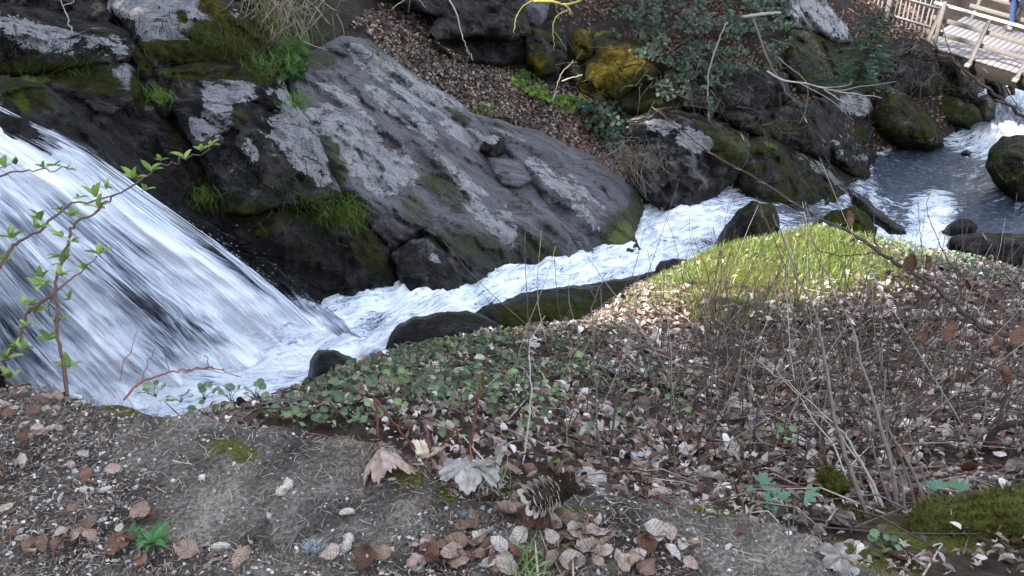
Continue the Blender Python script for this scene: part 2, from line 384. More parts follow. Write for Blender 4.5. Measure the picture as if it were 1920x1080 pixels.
def hz(x, y):
    """height from the built sheet (fast bilinear)"""
    x = np.asarray(x, float); y = np.asarray(y, float)
    fr = np.interp(y, yr, np.arange(NR)); r0 = np.clip(fr.astype(int), 0, NR - 2); wr = fr - r0
    wd = y*.88 + 4.2; fa = np.clip(((x - .22*np.clip(y, 0, None))/wd + 1)/2*(NC - 1), 0, NC - 1.001); c0 = fa.astype(int); wc = fa - c0
    return (Zg[r0, c0]*(1 - wr) + Zg[r0 + 1, c0]*wr)*(1 - wc) + (Zg[r0, c0 + 1]*(1 - wr) + Zg[r0 + 1, c0 + 1]*wr)*wc
def hit(u, v, tmin=.6, tmax=60., n=400):
    """distance at which the line of sight through a pixel of the photograph meets the ground"""
    u = np.atleast_1d(np.asarray(u, float)); v = np.atleast_1d(np.asarray(v, float)); d = ray(u, v)
    ts = tmin*np.exp(np.linspace(0, math.log(tmax/tmin), n)); out = np.full(len(u), tmax); done = np.zeros(len(u), bool); prev = None
    for k, t in enumerate(ts):
        g = d[:, 2]*t + CAMZ - hz(d[:, 0]*t, d[:, 1]*t)
        if prev is not None:
            c = (g <= 0) & ~done; w_ = prev/(prev - g + 1e-12)
            out[c] = (ts[k - 1] + (t - ts[k - 1])*w_)[c]; done |= g <= 0
        prev = g
    return out
def hit1(u, v, tmin=.6): return float(hit(u, v, tmin, 12., 130)[0])
gu, gv, gt = proj(GV)
nearbank = (1 - sstep(6.5, 8.0, GV[:, 1] - .2*GV[:, 0]))
e_ = GV[:, 1] - yedge(GV[:, 0])
ledge = (1 - sstep(.0, .07, e_ + .04*gnoise(GV*6)))
MOUND = [(1060, 630), (1130, 580), (1210, 520), (1290, 465), (1400, 430), (1480, 415), (1600, 425), (1700, 455), (1770, 480), (1720, 530), (1620, 575), (1500, 605), (1380, 610), (1250, 630), (1140, 645), (1060, 650)]
md = np.where(inpoly(gu, gv, MOUND) & (gt > 3) & (gt < 9), 1., 0.)
mossn = blobs(gu, gv, [(1450, 950, 60, 14, 8, 1), (1350, 955, 70, 16, 0, .9), (760, 890, 60, 30, 30, .9), (840, 930, 40, 22, 20, .8), (430, 840, 70, 28, 10, .85), (650, 850, 40, 20, 20, .6), (1100, 955, 60, 12, 0, .7), (300, 790, 60, 14, 5, .6), (235, 765, 40, 20, 10, 1), (80, 740, 60, 14, 10, .5), (1650, 1050, 120, 30, 15, .8), (1250, 990, 40, 14, 0, .7), (560, 1000, 40, 20, 0, .4), (1780, 1000, 150, 40, 5, .9)], .6)*(gt < 3)
mossn = np.maximum(mossn, blobs(gu, gv, [(1590, 525, 90, 40, 5, .8), (1460, 470, 160, 40, -5, .6), (700, 700, 110, 30, -15, .5)], .6)*(gt > 2.5)*(gt < 8))
def ground_material():
    m, nt, b = mat('ground'); L = nt.links; pos = geo_pos(nt)
    s = sep(nt, attr(nt, 'mask'))
    n1 = noise_n(nt, 3.5, 6, .6, pos); n2 = noise_n(nt, 22, 6, .65, pos); n3 = noise_n(nt, 130, 4, .7, pos); n4 = noise_n(nt, 8, 5, .6, pos)
    humus = ramp(nt, n2, [(.3, (.018, .012, .009)), (.55, (.06, .042, .032)), (.75, (.13, .10, .08))])
    stone = ramp(nt, n4, [(.28, (.055, .051, .046)), (.43, (.115, .106, .094)), (.56, (.195, .18, .157)), (.75, (.27, .25, .222))])
    grit = ramp(nt, n3, [(.34, (.25, .25, .25)), (.5, (.9, .9, .9)), (.64, (1.7, 1.62, 1.55))])
    mg = N(nt, 'ShaderNodeMix', data_type='RGBA', blend_type='MULTIPLY'); mg.inputs[0].default_value = .8; L.new(stone, mg.inputs[6]); L.new(grit, mg.inputs[7])
    blot = ramp(nt, noise_n(nt, 3.2, 5, .6, pos, .4), [(.40, (.42, .41, .42)), (.54, (.95, .94, .92)), (.7, (1.1, 1.06, 1.0))])
    mg2 = N(nt, 'ShaderNodeMix', data_type='RGBA', blend_type='MULTIPLY'); mg2.inputs[0].default_value = 1.; L.new(mg.outputs[2], mg2.inputs[6]); L.new(blot, mg2.inputs[7])
    c = mix(nt, s[0], humus, mg2.outputs[2])
    far = ramp(nt, n2, [(.3, (.012, .010, .008)), (.6, (.04, .032, .025)), (.8, (.07, .055, .045))])
    c = mix(nt, s[2], c, far)
    mf = math_n(nt, 'ADD', s[1], math_n(nt, 'ADD', math_n(nt, 'MULTIPLY', math_n(nt, 'SUBTRACT', n4, .5), 1.0), math_n(nt, 'MULTIPLY', math_n(nt, 'SUBTRACT', n2, .5), .8)))
    mc = ramp(nt, n3, [(.3, (.03, .033, .008)), (.5, (.085, .088, .02)), (.72, (.16, .155, .04))])
    c = mix(nt, mapr(nt, mf, .48, .66), c, mc)
    L.new(c, b.inputs['Base Color']); b.inputs['Roughness'].default_value = .9; b.inputs['Specular IOR Level'].default_value = .06
    bump(nt, b, math_n(nt, 'ADD', n2, math_n(nt, 'MULTIPLY', n3, .9)), .9, .014)
    return m
M['ground'] = ground_material()
gmask = np.stack([ledge*(gt < 4), np.clip(mossn + md*.55, 0, 1), 1 - nearbank, np.ones(len(GV))], -1)
ground = link('ground', new_mesh('ground', GV, GF, [M['ground']], True, {'mask': gmask}), kind='structure', label='steep gorge ground with leaf mould and bare stony ledge')

# ------------------------------------------------------------------ rocks
def rock(name, label, poly, t=None, lift=.15, er=.22, back=.7, bulge=.12, amp=.14, freq=1.1, sp=5.2, lichen=(), moss=(), bright=(), gold=(), wet=(), base_moss=0., base_tan=0., base_wet=0., base_lichen=.10, tmin=7.2, rough_edge=3., category='rock', group=None, cracks=(), strata=0., grow=None, facet=.5):
    """a block whose outline is `poly` (pixels of the photograph), at its own distance, rounded, closed and solid"""
    poly = np.asarray(poly, float); seg = []
    if t is None: er *= .75; bulge *= .5; facet *= 1.5 if not strata else .7
    if grow is None: grow = 4. if t is None else 0.
    for a, b in zip(poly, np.roll(poly, -1, 0)):
        n = max(1, int(np.hypot(*(b - a))/sp)); seg += [a + (b - a)*k/n for k in range(n)]
    B = np.array(seg); hsh = (sum(map(ord, label)) % 97)*1.37
    nb = lambda f_, o_: gnoise(np.stack([B[:, 0]/f_ + hsh, B[:, 1]/f_, np.full(len(B), o_)], -1))
    B = B + rough_edge*np.stack([nb(22, .3) + .5*nb(9, 1.7), nb(22, 5.1) + .5*nb(9, 7.7)], -1)
    tg = np.roll(B, -1, 0) - np.roll(B, 1, 0); tg /= np.linalg.norm(tg, axis=1)[:, None] + 1e-9
    sgn = np.sign(np.sum(B[:, 0]*np.roll(B[:, 1], -1) - np.roll(B[:, 0], -1)*B[:, 1]))
    B = B + grow*sgn*np.stack([tg[:, 1], -tg[:, 0]], -1)
    mn, mx = B.min(0), B.max(0)
    gx, gy = np.meshgrid(np.arange(mn[0], mx[0], sp), np.arange(mn[1], mx[1], sp*.87)); gx[1::2] += sp/2
    Q = np.stack([gx.ravel(), gy.ravel()], -1) + rng.uniform(-.25, .25, (gx.size, 2))*sp
    ins = inpoly(Q[:, 0], Q[:, 1], B); Q = Q[ins]; dq = polydist(Q[:, 0], Q[:, 1], B); Q = Q[dq > sp*.55]
    nbn = len(B); U = np.concatenate([B, Q])
    res = delaunay_2d_cdt([Vector(p) for p in U], [(i, (i + 1) % nbn) for i in range(nbn)], [], 1, 1e-4)
    V2 = np.array([v[:] for v in res[0]]); Fc = np.array([f for f in res[2] if len(f) == 3], dtype=np.int32)
    d = polydist(V2[:, 0], V2[:, 1], B); u, v = V2[:, 0], V2[:, 1]
    if t is None:
        T = hit(u, v, tmin); Tm = np.median(T)
        T = np.clip(T, Tm*.72, Tm*1.3) - lift
    elif callable(t): T = t(u, v)
    else: T = np.full(len(u), float(t))
    dm = d*T/F; dmax = max(dm.max(), 1e-3); er_ = min(er, dmax*.98)
    x = np.clip(1 - dm/er_, 0, 1); prof = 1 - np.sqrt(np.clip(1 - x*x, 0, 1))
    bl = np.sqrt(np.clip(dm/dmax, 0, 1))
    front = T + er_*prof - bulge*bl
    p0 = P(u, v, front)
    q = p0*freq + hsh
    dis = fbm(q, 6, 2.1, .56)
    rid = 1 - np.abs(gnoise(q*1.9 + 9.1))*2.2
    rid2 = 1 - np.abs(gnoise(q*4.6 + 3.3))*2.4
    dis = dis + .4*np.clip(rid, -1, 1) + .22*np.clip(rid2, -1, 1)
    dis = dis + facet*facets(p0*freq*1.25 + hsh) + .35*facet*facets(p0*freq*3.1 + hsh)
    if strata:
        ca, sa = math.cos(.62), math.sin(.62); al = (u*ca + v*sa)/170.; ac = (-u*sa + v*ca)/26.
        xs_ = ac/2.0 + .5*fbm(np.stack([al*1.2, ac*.25, 0*al + hsh], -1), 3)
        dis = dis + strata*fbm(np.stack([al, ac, 0*al + hsh], -1), 4) + strata*1.0*((xs_ - np.floor(xs_)) - .5)*(.4 + .6*np.clip(gnoise(np.stack([al*2, ac/4, 0*al + 3], -1)) + .5, 0, 1))
    front = front - amp*dis*np.clip(dm/(er_*.5), .15, 1)
    for (cpts, wd, dp) in cracks:
        cd_ = np.full(len(u), 1e9)
        for a, b in zip(cpts[:-1], cpts[1:]):
            dx, dy = b[0] - a[0], b[1] - a[1]; tt = np.clip(((u - a[0])*dx + (v - a[1])*dy)/(dx*dx + dy*dy), 0, 1)
            cd_ = np.minimum(cd_, np.hypot(u - a[0] - tt*dx, v - a[1] - tt*dy))
        front = front + dp*(1 - sstep(0, wd, cd_ + 2*gnoise(np.stack([u/12, v/12, 0*u], -1))))
    Vf = P(u, v, front); eb = T + er_
    backt = np.maximum(eb, front + .02) + back*np.sqrt(np.clip(1 - np.clip(1 - dm/max(back, .05), 0, 1)**2, 0, 1)) + .0
    Vb = P(u, v, backt)
    onb = d < 1e-3
    n = len(V2); Vall = np.concatenate([Vf, Vb]); FF = [Fc[:, ::-1] if False else Fc]
    # orientation: y down in pixels -> flip so that the front faces the viewer
    tri = Vf[Fc[0]]; nrm = np.cross(tri[1] - tri[0], tri[2] - tri[0])
    if nrm @ (np.array([0, 0, CAMZ]) - tri[0]) < 0: Fc = Fc[:, ::-1]
    Fall = np.concatenate([Fc, Fc[:, ::-1] + n])
    # rim wall
    ed = {}
    for f in Fc:
        for a, b in ((f[0], f[1]), (f[1], f[2]), (f[2], f[0])):
            ed[(a, b)] = 1
    rim = [(a, b) for (a, b) in ed if (b, a) not in ed]
    W = np.array([[b, a, a + n] for a, b in rim] + [[b, a + n, b + n] for a, b in rim], dtype=np.int32)
    Fall = np.concatenate([Fall, W])
    li = np.clip(blobs(u, v, [(a, b, c*1.12, d_*1.15, e, f) for a, b, c, d_, e, f in lichen], .45) if len(lichen) else 0*u, 0, 1); li = np.maximum(li, base_lichen)
    mo = np.maximum(blobs(u, v, moss, .5) if len(moss) else 0*u, base_moss)
    br = blobs(u, v, bright, .6) if len(bright) else 0*u; go = blobs(u, v, gold, .6) if len(gold) else 0*u
    we = np.maximum(blobs(u, v, wet, .6) if len(wet) else 0*u, base_wet)
    mo = np.maximum(mo, br); mo = np.maximum(mo, go)
    mk = np.stack([li, mo, we, np.full(len(u), base_tan)], -1)
    me = new_mesh(name, Vall, Fall, [M['rock']], True, {'mask': np.concatenate([mk, mk]), 'bright': np.concatenate([br, br]), 'gold': np.concatenate([go, go])})
    o = link(name, me, label=label, category=category)
    if group: o['group'] = group
    return o
G_B = 'rock blocks beside the waterfall'; G_L = 'boulders in the stream'
rock('rock_block', 'flat grey ledge stone with mossy front, top left corner above the waterfall', [(-120, -10), (60, 15), (130, 35), (205, 45), (240, 62), (262, 100), (240, 112), (170, 118), (100, 132), (30, 138), (-120, 120)], lift=.45, er=.3, back=1.0,
     lichen=[(110, 75, 130, 26, 8, .62), (40, 50, 60, 18, 20, .6), (215, 88, 30, 12, 0, .5)], moss=[(90, 125, 150, 12, 0, .75), (20, 100, 30, 10, 0, .5)], group=G_B)
rock('rock_block', 'dark bare rock at the top edge above the flat grey ledge stone', [(-120, -120), (180, -120), (215, -20), (225, 30), (200, 52), (110, 36), (0, 12), (-120, 0)], lift=.3, er=.3, moss=[(130, 30, 90, 14, 10, .4)], base_tan=.2, group=G_B)
rock('rock_block', 'white crusted rock block with golden moss shoulder at the top edge', [(195, -140), (440, -140), (520, -80), (530, 0), (500, 30), (500, 100), (488, 118), (400, 116), (330, 122), (288, 128), (268, 95), (235, 45), (205, 15)], lift=.55, er=.35, back=1.2, bulge=.3,
     lichen=[(250, 10, 55, 25, 15, .85), (310, 45, 65, 26, 20, .9), (300, 70, 40, 14, 15, .85), (340, 15, 50, 25, 0, .7), (385, 45, 12, 10, 0, .7), (435, 28, 14, 16, 30, .5)], moss=[(430, 60, 90, 30, 0, .75), (360, 95, 120, 26, 0, .7), (340, 30, 20, 12, 60, .6)], gold=[(400, 15, 40, 25, 0, .7)], group=G_B)
rock('rock_block', 'narrow mossy rib in the cleft between two big rock blocks', [(225, 58), (262, 88), (285, 120), (300, 150), (330, 205), (312, 222), (282, 180), (262, 130), (240, 92)], lift=.3, er=.16, moss=[(262, 100, 60, 20, 50, .8)], sp=5, group=G_B)
rock('rock_block', 'dark mossy rock block hanging over the waterfall edge', [(-60, 150), (30, 140), (100, 128), (180, 112), (232, 108), (262, 138), (280, 185), (305, 215), (345, 258), (372, 300), (395, 345), (420, 400), (450, 470), (500, 540), (560, 600), (520, 640), (400, 560), (250, 440), (100, 330), (-60, 240)], lift=.22, er=.3, amp=.11, back=.9,
     lichen=[(237, 146, 26, 24, 20, .85), (283, 200, 16, 9, 0, .6), (120, 180, 14, 4, 20, .4), (190, 165, 10, 7, 0, .45)], moss=[(150, 145, 110, 30, 15, .72), (265, 170, 24, 50, -20, .7), (330, 240, 30, 50, -40, .6), (390, 380, 30, 60, -20, .5), (50, 170, 60, 40, 30, .7)],
     bright=[(70, 148, 30, 7, 5, .8), (40, 190, 16, 40, -25, .65), (330, 230, 22, 9, 30, .6)], wet=[(250, 350, 300, 90, 38, .9)], base_moss=.3, group=G_B)
rock('rock_block', 'big angular rock block with white lichen patches beside the cleft', [(292, 132), (370, 120), (450, 116), (500, 121), (528, 150), (545, 190), (572, 215), (600, 265), (615, 310), (636, 352), (642, 372), (590, 388), (530, 384), (455, 402), (425, 398), (400, 350), (380, 300), (350, 246), (325, 205)], lift=.6, er=.22, back=1.2, amp=.13,
     lichen=[(430, 172, 50, 22, 5, .80), (410, 195, 32, 26, -30, .82), (400, 228, 40, 26, -10, .68), (470, 285, 16, 24, -15, .66), (535, 175, 14, 30, -20, .7), (545, 240, 50, 36, 30, .86), (575, 285, 34, 44, -30, .84), (365, 240, 10, 22, -30, .7), (600, 320, 16, 30, -20, .62), (505, 172, 9, 8, 0, .6), (490, 250, 20, 14, 0, .45)],
     moss=[(380, 135, 110, 20, 0, .62), (490, 135, 40, 26, 0, .7), (470, 225, 70, 30, 0, .45), (600, 375, 60, 14, 0, .7), (450, 390, 70, 14, 0, .7)], base_moss=.26, base_tan=.32, wet=[(460, 350, 110, 40, 15, .6)], group=G_B)
rock('rock_block', 'low black wet rock under the lichen block at the waterline', [(405, 385), (520, 380), (640, 372), (668, 392), (700, 430), (730, 462), (752, 520), (745, 548), (690, 555), (640, 575), (588, 612), (548, 585), (490, 530), (440, 470)], lift=.3, er=.3, amp=.14, moss=[(590, 400, 120, 18, 0, .8), (690, 470, 30, 60, -25, .7), (480, 420, 60, 30, 0, .6), (590, 480, 60, 26, 20, .35)], bright=[(645, 385, 24, 34, -10, .75), (580, 455, 30, 8, 25, .5), (735, 520, 12, 24, 0, .4)], wet=[(600, 540, 160, 70, 0, 1)], base_wet=.4, group=G_B)
SL_L = [(650, 255, 56, 40, 35, .72), (600, 240, 30, 34, 0, .6), (700, 300, 40, 60, -35, .6), (740, 310, 40, 26, 30, .62), (690, 115, 46, 14, 40, .62), (760, 160, 60, 20, 38, .55), (760, 215, 70, 14, 36, .58), (820, 190, 60, 20, 30, .5), (870, 250, 50, 14, 30, .6), (860, 330, 60, 12, 40, .5), (900, 400, 60, 12, 50, .56), (950, 430, 14, 40, -10, .6), (640, 180, 40, 10, 25, .6)]
SL_M = [(620, 300, 30, 60, -25, .7), (655, 390, 30, 40, -30, .7), (830, 350, 30, 90, -40, .6), (900, 470, 90, 40, 25, .78), (1020, 470, 60, 30, 20, .7), (780, 400, 30, 60, -30, .55), (700, 80, 40, 12, 40, .6), (780, 130, 14, 40, -40, .55), (590, 110, 50, 30, 0, .6), (860, 215, 40, 8, 30, .5), (970, 360, 14, 50, -40, .5)]
rock('rock_slab', 'broad sloping grey slab with moss streaks opposite the mound', [(545, 150), (565, 115), (600, 92), (640, 72), (690, 76), (730, 110), (790, 150), (850, 188), (880, 212), (925, 260), (975, 320), (1010, 365), (1045, 415), (1080, 465), (1090, 488), (1040, 505), (985, 512), (930, 532), (860, 545), (790, 558), (762, 545), (745, 500), (730, 455), (700, 425), (668, 388), (640, 362), (612, 305), (592, 252), (562, 212)], lift=.45, er=.22, back=1.4, amp=.11, freq=.9, strata=.85, bulge=.2, base_tan=.80, base_moss=.25, base_lichen=.04,
     lichen=[(a, b, c*1.15, d*1.2, e, min(f + .1, .9)) for a, b, c, d, e, f in SL_L], moss=SL_M, bright=[(555, 195, 10, 14, 0, .7), (645, 390, 18, 22, 0, .8)], wet=[(850, 520, 220, 50, -6, 1), (790, 460, 60, 60, 0, .7)],
     cracks=[([(700, 170), (760, 220), (830, 290), (880, 380)], 5, .10), ([(780, 180), (860, 230), (900, 270)], 5, .12), ([(745, 470), (790, 442), (830, 470)], 16, .45), ([(640, 240), (700, 330), (740, 400)], 5, .08)], group=G_B)
rock('rock_slab', 'bluish lower slab beside the deep crack, right of the broad grey slab', [(880, 214), (930, 228), (1000, 248), (1060, 272), (1105, 292), (1150, 328), (1192, 362), (1212, 415), (1218, 460), (1205, 482), (1165, 498), (1120, 492), (1092, 488), (1082, 462), (1048, 412), (1014, 362), (978, 318), (928, 258)], lift=.42, er=.2, back=1.4, amp=.09, freq=.9, strata=.8, bulge=.15, base_tan=.86, base_moss=.23, base_lichen=.04,
     lichen=[(1030, 330, 60, 16, 42, .6), (1090, 360, 60, 14, 42, .58), (1100, 410, 50, 12, 50, .55), (960, 250, 40, 10, 20, .5)], moss=[(1010, 290, 60, 8, 36, .55), (1060, 330, 60, 8, 40, .5), (1170, 440, 50, 50, 0, .8), (1195, 380, 20, 40, 0, .6), (950, 240, 60, 8, 16, .5)], bright=[(1165, 440, 24, 34, 30, .62)], wet=[(1140, 490, 100, 30, 0, 1)], group=G_B)
rock('rock_slab', 'dark rounded rock with a pale scoured face in the pocket at the waterline', [(738, 478), (772, 452), (808, 448), (838, 482), (862, 520), (866, 548), (800, 562), (765, 552), (750, 520)], lift=.62, er=.16, amp=.05, base_tan=.35, wet=[(800, 530, 60, 30, 0, 1)], lichen=[(815, 485, 16, 9, 30, .55)], sp=5, group=G_B)  # the lichen blob paints the lit facet lighter
rock('loose_stone', 'flat pinkish stone lying on the sloping slab', [(918, 296), (950, 300), (975, 305), (993, 338), (975, 350), (945, 345), (925, 322)], lift=.62, er=.12, amp=.03, back=.35, base_tan=1., sp=4, rough_edge=1.5)
rock('loose_stone', 'small dark stone with pale top wedged in the slab crack', [(905, 262), (925, 252), (943, 262), (946, 285), (925, 294), (903, 282)], lift=.64, er=.16, amp=.04, back=.3, lichen=[(922, 262, 16, 9, 10, .75)], sp=4, rough_edge=1.5)
rock('boulder', 'large dark overhanging boulder with lichen crown at the stream bend', [(1180, 228), (1232, 205), (1290, 212), (1352, 232), (1402, 262), (1412, 290), (1388, 322), (1335, 372), (1285, 396), (1240, 392), (1202, 362), (1188, 300)], lift=.75, er=.6, back=1.2, bulge=.35, amp=.14, lichen=[(1250, 240, 50, 14, 15, .7), (1300, 262, 44, 18, 20, .78), (1215, 222, 30, 10, 0, .5)], moss=[(1370, 280, 40, 40, 0, .72), (1330, 240, 40, 16, 20, .6)], base_moss=.3, base_tan=.4, wet=[(1270, 390, 90, 30, 0, .9)], group=G_L)
# cliff with ivy, right of the leaf slope
rock('rock_block', 'black recessed rock in the hollow above the leaf slope', [(812, 66), (900, 56), (985, 66), (990, 110), (940, 122), (860, 112), (822, 92)], lift=.3, er=.2, amp=.2, base_wet=.6, moss=[(850, 95, 40, 12, 0, .6)], tmin=9)  # evenly darkened through the wet mask
rock('rock_block', 'leaf-strewn ledge rock overhanging the dark hollow', [(700, -60), (960, -60), (985, 20), (992, 62), (960, 72), (900, 64), (820, 70), (806, 58), (830, 30), (760, 10)], lift=1.3, er=.3, amp=.16, back=1.6, base_moss=.3, tmin=9)
rock('rock_block', 'mossy rock column with a golden foot beside the dark hollow', [(985, 48), (1035, 40), (1062, 60), (1060, 110), (1040, 138), (1008, 140), (985, 110)], lift=.6, er=.35, moss=[(1020, 100, 50, 50, 0, .5)], gold=[(1002, 122, 20, 26, 0, .75), (1015, 135, 14, 12, 0, .7)], sp=5)
rock('rock_block', 'grey overhanging rock nose at the top edge above the hollow', [(955, -40), (1030, -40), (1028, 5), (1020, 35), (1005, 47), (988, 36), (968, 10)], lift=.9, er=.25, base_tan=.75, sp=5)
rock('rock_block', 'rounded golden moss knob under the ivy', [(1072, 66), (1092, 56), (1110, 60), (1114, 90), (1108, 108), (1085, 112), (1072, 92)], lift=.7, er=.35, gold=[(1092, 82, 22, 30, 0, .85)], base_moss=.7, sp=5)
rock('rock_block', 'sunlit golden mossy rock face below the ivy', [(1112, 66), (1150, 58), (1190, 80), (1218, 100), (1228, 140), (1200, 158), (1172, 172), (1150, 186), (1128, 168), (1104, 148), (1098, 120), (1120, 104)], lift=.75, er=.4, bulge=.3, gold=[(1150, 130, 36, 50, 10, .95), (1190, 120, 34, 40, 0, .85)], base_moss=.6, sp=5)
rock('rock_block', 'dark mossy rock base beneath the golden face', [(1050, 120), (1100, 116), (1110, 150), (1150, 186), (1200, 160), (1240, 150), (1290, 175), (1280, 205), (1210, 214), (1150, 205), (1090, 170)], lift=.35, er=.35, base_moss=.55)
rock('rock_block', 'dark cliff block under the ivy curtain', [(1240, 120), (1330, 118), (1400, 135), (1475, 140), (1478, 185), (1430, 205), (1350, 208), (1290, 205), (1250, 175)], lift=.6, er=.4, back=1.2, moss=[(1270, 130, 40, 20, 0, .5)], base_tan=.25)
rock('rock_block', 'long dark shelf rock running from the cliff to the pool', [(1340, 205), (1440, 205), (1520, 190), (1575, 180), (1612, 172), (1634, 200), (1632, 240), (1640, 300), (1642, 335), (1610, 330), (1560, 300), (1500, 280), (1420, 250), (1370, 230)], lift=.5, er=.35, back=1.2, moss=[(1600, 280, 40, 60, 0, .6), (1450, 240, 80, 20, 10, .5)], lichen=[(1604, 196, 28, 18, 10, .9), (1590, 240, 10, 8, 0, .5)])
rock('rock_block', 'pale grey slanted rock slab at the top edge behind the small fir', [(1420, -60), (1520, -60), (1548, 10), (1580, 45), (1598, 78), (1570, 78), (1530, 55), (1490, 48), (1470, 20)], lift=.7, er=.25, lichen=[(1545, 30, 60, 16, 45, .8), (1490, 20, 30, 14, 0, .5)], base_moss=.35, base_tan=.5)
rock('rock_block', 'mossy cliff shoulder behind the small fir', [(1480, 50), (1570, 72), (1640, 80), (1650, 130), (1630, 170), (1560, 178), (1500, 170), (1475, 120)], lift=.4, er=.3, base_moss=.5, lichen=[(1638, 120, 8, 40, -15, .65)])
rock('rock_slab', 'mossy rock ridge sloping down to the water behind the wedge boulder', [(1395, 268), (1430, 250), (1475, 275), (1530, 305), (1590, 345), (1640, 378), (1655, 400), (1630, 418), (1560, 395), (1500, 398), (1450, 392), (1405, 372), (1385, 335)], lift=.5, er=.4, back=1.2, bulge=.25, base_moss=.48, lichen=[(1540, 318, 30, 8, 38, .8), (1505, 292, 18, 10, 20, .65), (1575, 345, 24, 7, 35, .75), (1600, 368, 14, 5, 35, .6)], bright=[(1445, 272, 24, 7, 25, .6), (1560, 300, 26, 6, 30, .4)])
rock('boulder', 'mossy flat rock just behind the grassy mound crest', [(1515, 430), (1560, 395), (1605, 386), (1630, 405), (1644, 430), (1640, 465), (1580, 470), (1520, 465)], t=14.6, er=.5, back=.7, base_moss=.75, bright=[(1580, 425, 50, 20, 0, .45)], sp=5, group=G_L)
rock('boulder', 'dark plank-like wet rock leaning into the plunge pool', [(1588, 352), (1612, 362), (1650, 395), (1690, 422), (1700, 440), (1668, 440), (1625, 410), (1598, 384)], t=15.6, er=.25, back=.5, base_wet=.5, lichen=[(1602, 362, 16, 6, 30, .6)], sp=5, group=G_L)
rock('boulder', 'wedge-shaped dark boulder splitting the stream by the mound', [(1338, 462), (1358, 425), (1382, 394), (1410, 376), (1452, 384), (1462, 408), (1464, 455), (1440, 490), (1330, 490)], t=12.7, er=.7, back=.8, bulge=.2, amp=.08, base_moss=.42, sp=5, wet=[(1350, 455, 30, 14, 0, .8)], group=G_L)
rock('boulder', 'tall mossy boulder standing at the far edge of the pool', [(1638, 182), (1668, 160), (1700, 178), (1742, 215), (1768, 252), (1772, 274), (1735, 283), (1690, 278), (1652, 258), (1634, 232)], t=21.0, er=1.0, back=1.0, bulge=.3, base_moss=.52, lichen=[(1740, 262, 26, 9, 10, .5), (1670, 170, 14, 6, 0, .6)], sp=5, group=G_L)
rock('boulder', 'mossy brown boulder between the tall boulder and the white rapids', [(1700, 180), (1740, 170), (1800, 185), (1838, 205), (1842, 226), (1815, 238), (1770, 232), (1735, 208)], t=22.6, er=.8, back=.9, base_moss=.5, lichen=[(1800, 195, 30, 6, 10, .4)], sp=5, group=G_L)
rock('boulder', 'dark earthy cliff below the end of the footbridge', [(1640, 80), (1700, 70), (1760, 80), (1810, 100), (1838, 130), (1845, 165), (1830, 188), (1770, 176), (1700, 182), (1652, 160)], t=None, tmin=12, lift=.5, er=.8, back=1.2, amp=.2, base_tan=.35, moss=[(1770, 160, 50, 14, 0, .6)], group=G_L)
rock('boulder', 'small round black boulder at the rapids under the bridge', [(1826, 192), (1838, 180), (1855, 178), (1868, 196), (1866, 222), (1850, 230), (1830, 224)], t=23.4, er=.4, back=.5, base_wet=.5, lichen=[(1852, 184, 10, 4, 15, .45)], sp=4, rough_edge=1.5, group=G_L)
rock('boulder', 'flat dark rock in the rapids below the bridge beam', [(1846, 150), (1868, 142), (1886, 155), (1890, 180), (1872, 192), (1852, 184)], t=25.2, er=.5, back=.5, base_wet=.4, sp=4, rough_edge=1.5, group=G_L)
rock('boulder', 'smallest brown stone at the foot of the rapids below the bridge', [(1886, 164), (1896, 158), (1904, 166), (1903, 178), (1890, 180)], t=25.0, er=.2, back=.2, base_moss=.3, sp=3, rough_edge=1, group=G_L)
rock('boulder', 'big smooth olive boulder cut by the right edge beside the pool', [(1846, 312), (1856, 278), (1880, 256), (1920, 254), (1985, 270), (2010, 340), (1990, 400), (1925, 398), (1895, 374), (1862, 342)], t=18.3, er=1.2, back=1.3, bulge=.3, base_moss=.5, base_tan=.3, lichen=[(1905, 320, 40, 24, 0, .38)], sp=6, group=G_L)
rock('boulder', 'flat-topped dark boulder at the right edge behind the mound', [(1775, 462), (1782, 446), (1800, 440), (1855, 436), (1990, 442), (2010, 520), (1990, 570), (1880, 545), (1800, 510)], t=12.6, er=.35, back=1.2, bulge=.1, amp=.07, moss=[(1880, 440, 30, 6, 0, .8)], base_moss=.25, base_tan=.2, sp=5, group=G_L)
rock('boulder', 'low wet black rock in the foam of the plunge pool', [(1748, 438), (1770, 430), (1782, 418), (1800, 410), (1822, 412), (1834, 424), (1828, 440), (1790, 446)], t=16.9, er=.4, back=.4, base_wet=.6, base_moss=.4, sp=4, rough_edge=1.5, group=G_L)
rock('boulder', 'tiny dark stone poking out of the pool', [(1829, 404), (1838, 397), (1848, 399), (1846, 407), (1834, 409)], t=18.2, er=.15, back=.2, sp=3, rough_edge=.6, group=G_L)
rock('boulder', 'tiny dark rock awash in the riffle above the pool', [(1800, 286), (1812, 280), (1824, 286), (1818, 294), (1804, 293)], t=20.6, er=.15, back=.2, base_wet=.6, sp=3, rough_edge=.6, group=G_L)
rock('boulder', 'small black boulder in foam just beyond the ivy bank', [(578, 715), (580, 678), (596, 655), (625, 655), (655, 668), (690, 690), (700, 720), (640, 745)], t=7.6, er=.35, back=.5, amp=.06, base_wet=.8, sp=5, group=G_L)
rock('boulder', 'long low black boulder beside the white chute', [(690, 690), (705, 650), (730, 618), (780, 592), (840, 584), (875, 582), (910, 592), (945, 612), (955, 660), (900, 720), (700, 730)], t=8.5, er=.55, back=.7, amp=.07, base_wet=.75, moss=[(870, 600, 50, 14, 0, .5)], sp=5, group=G_L)
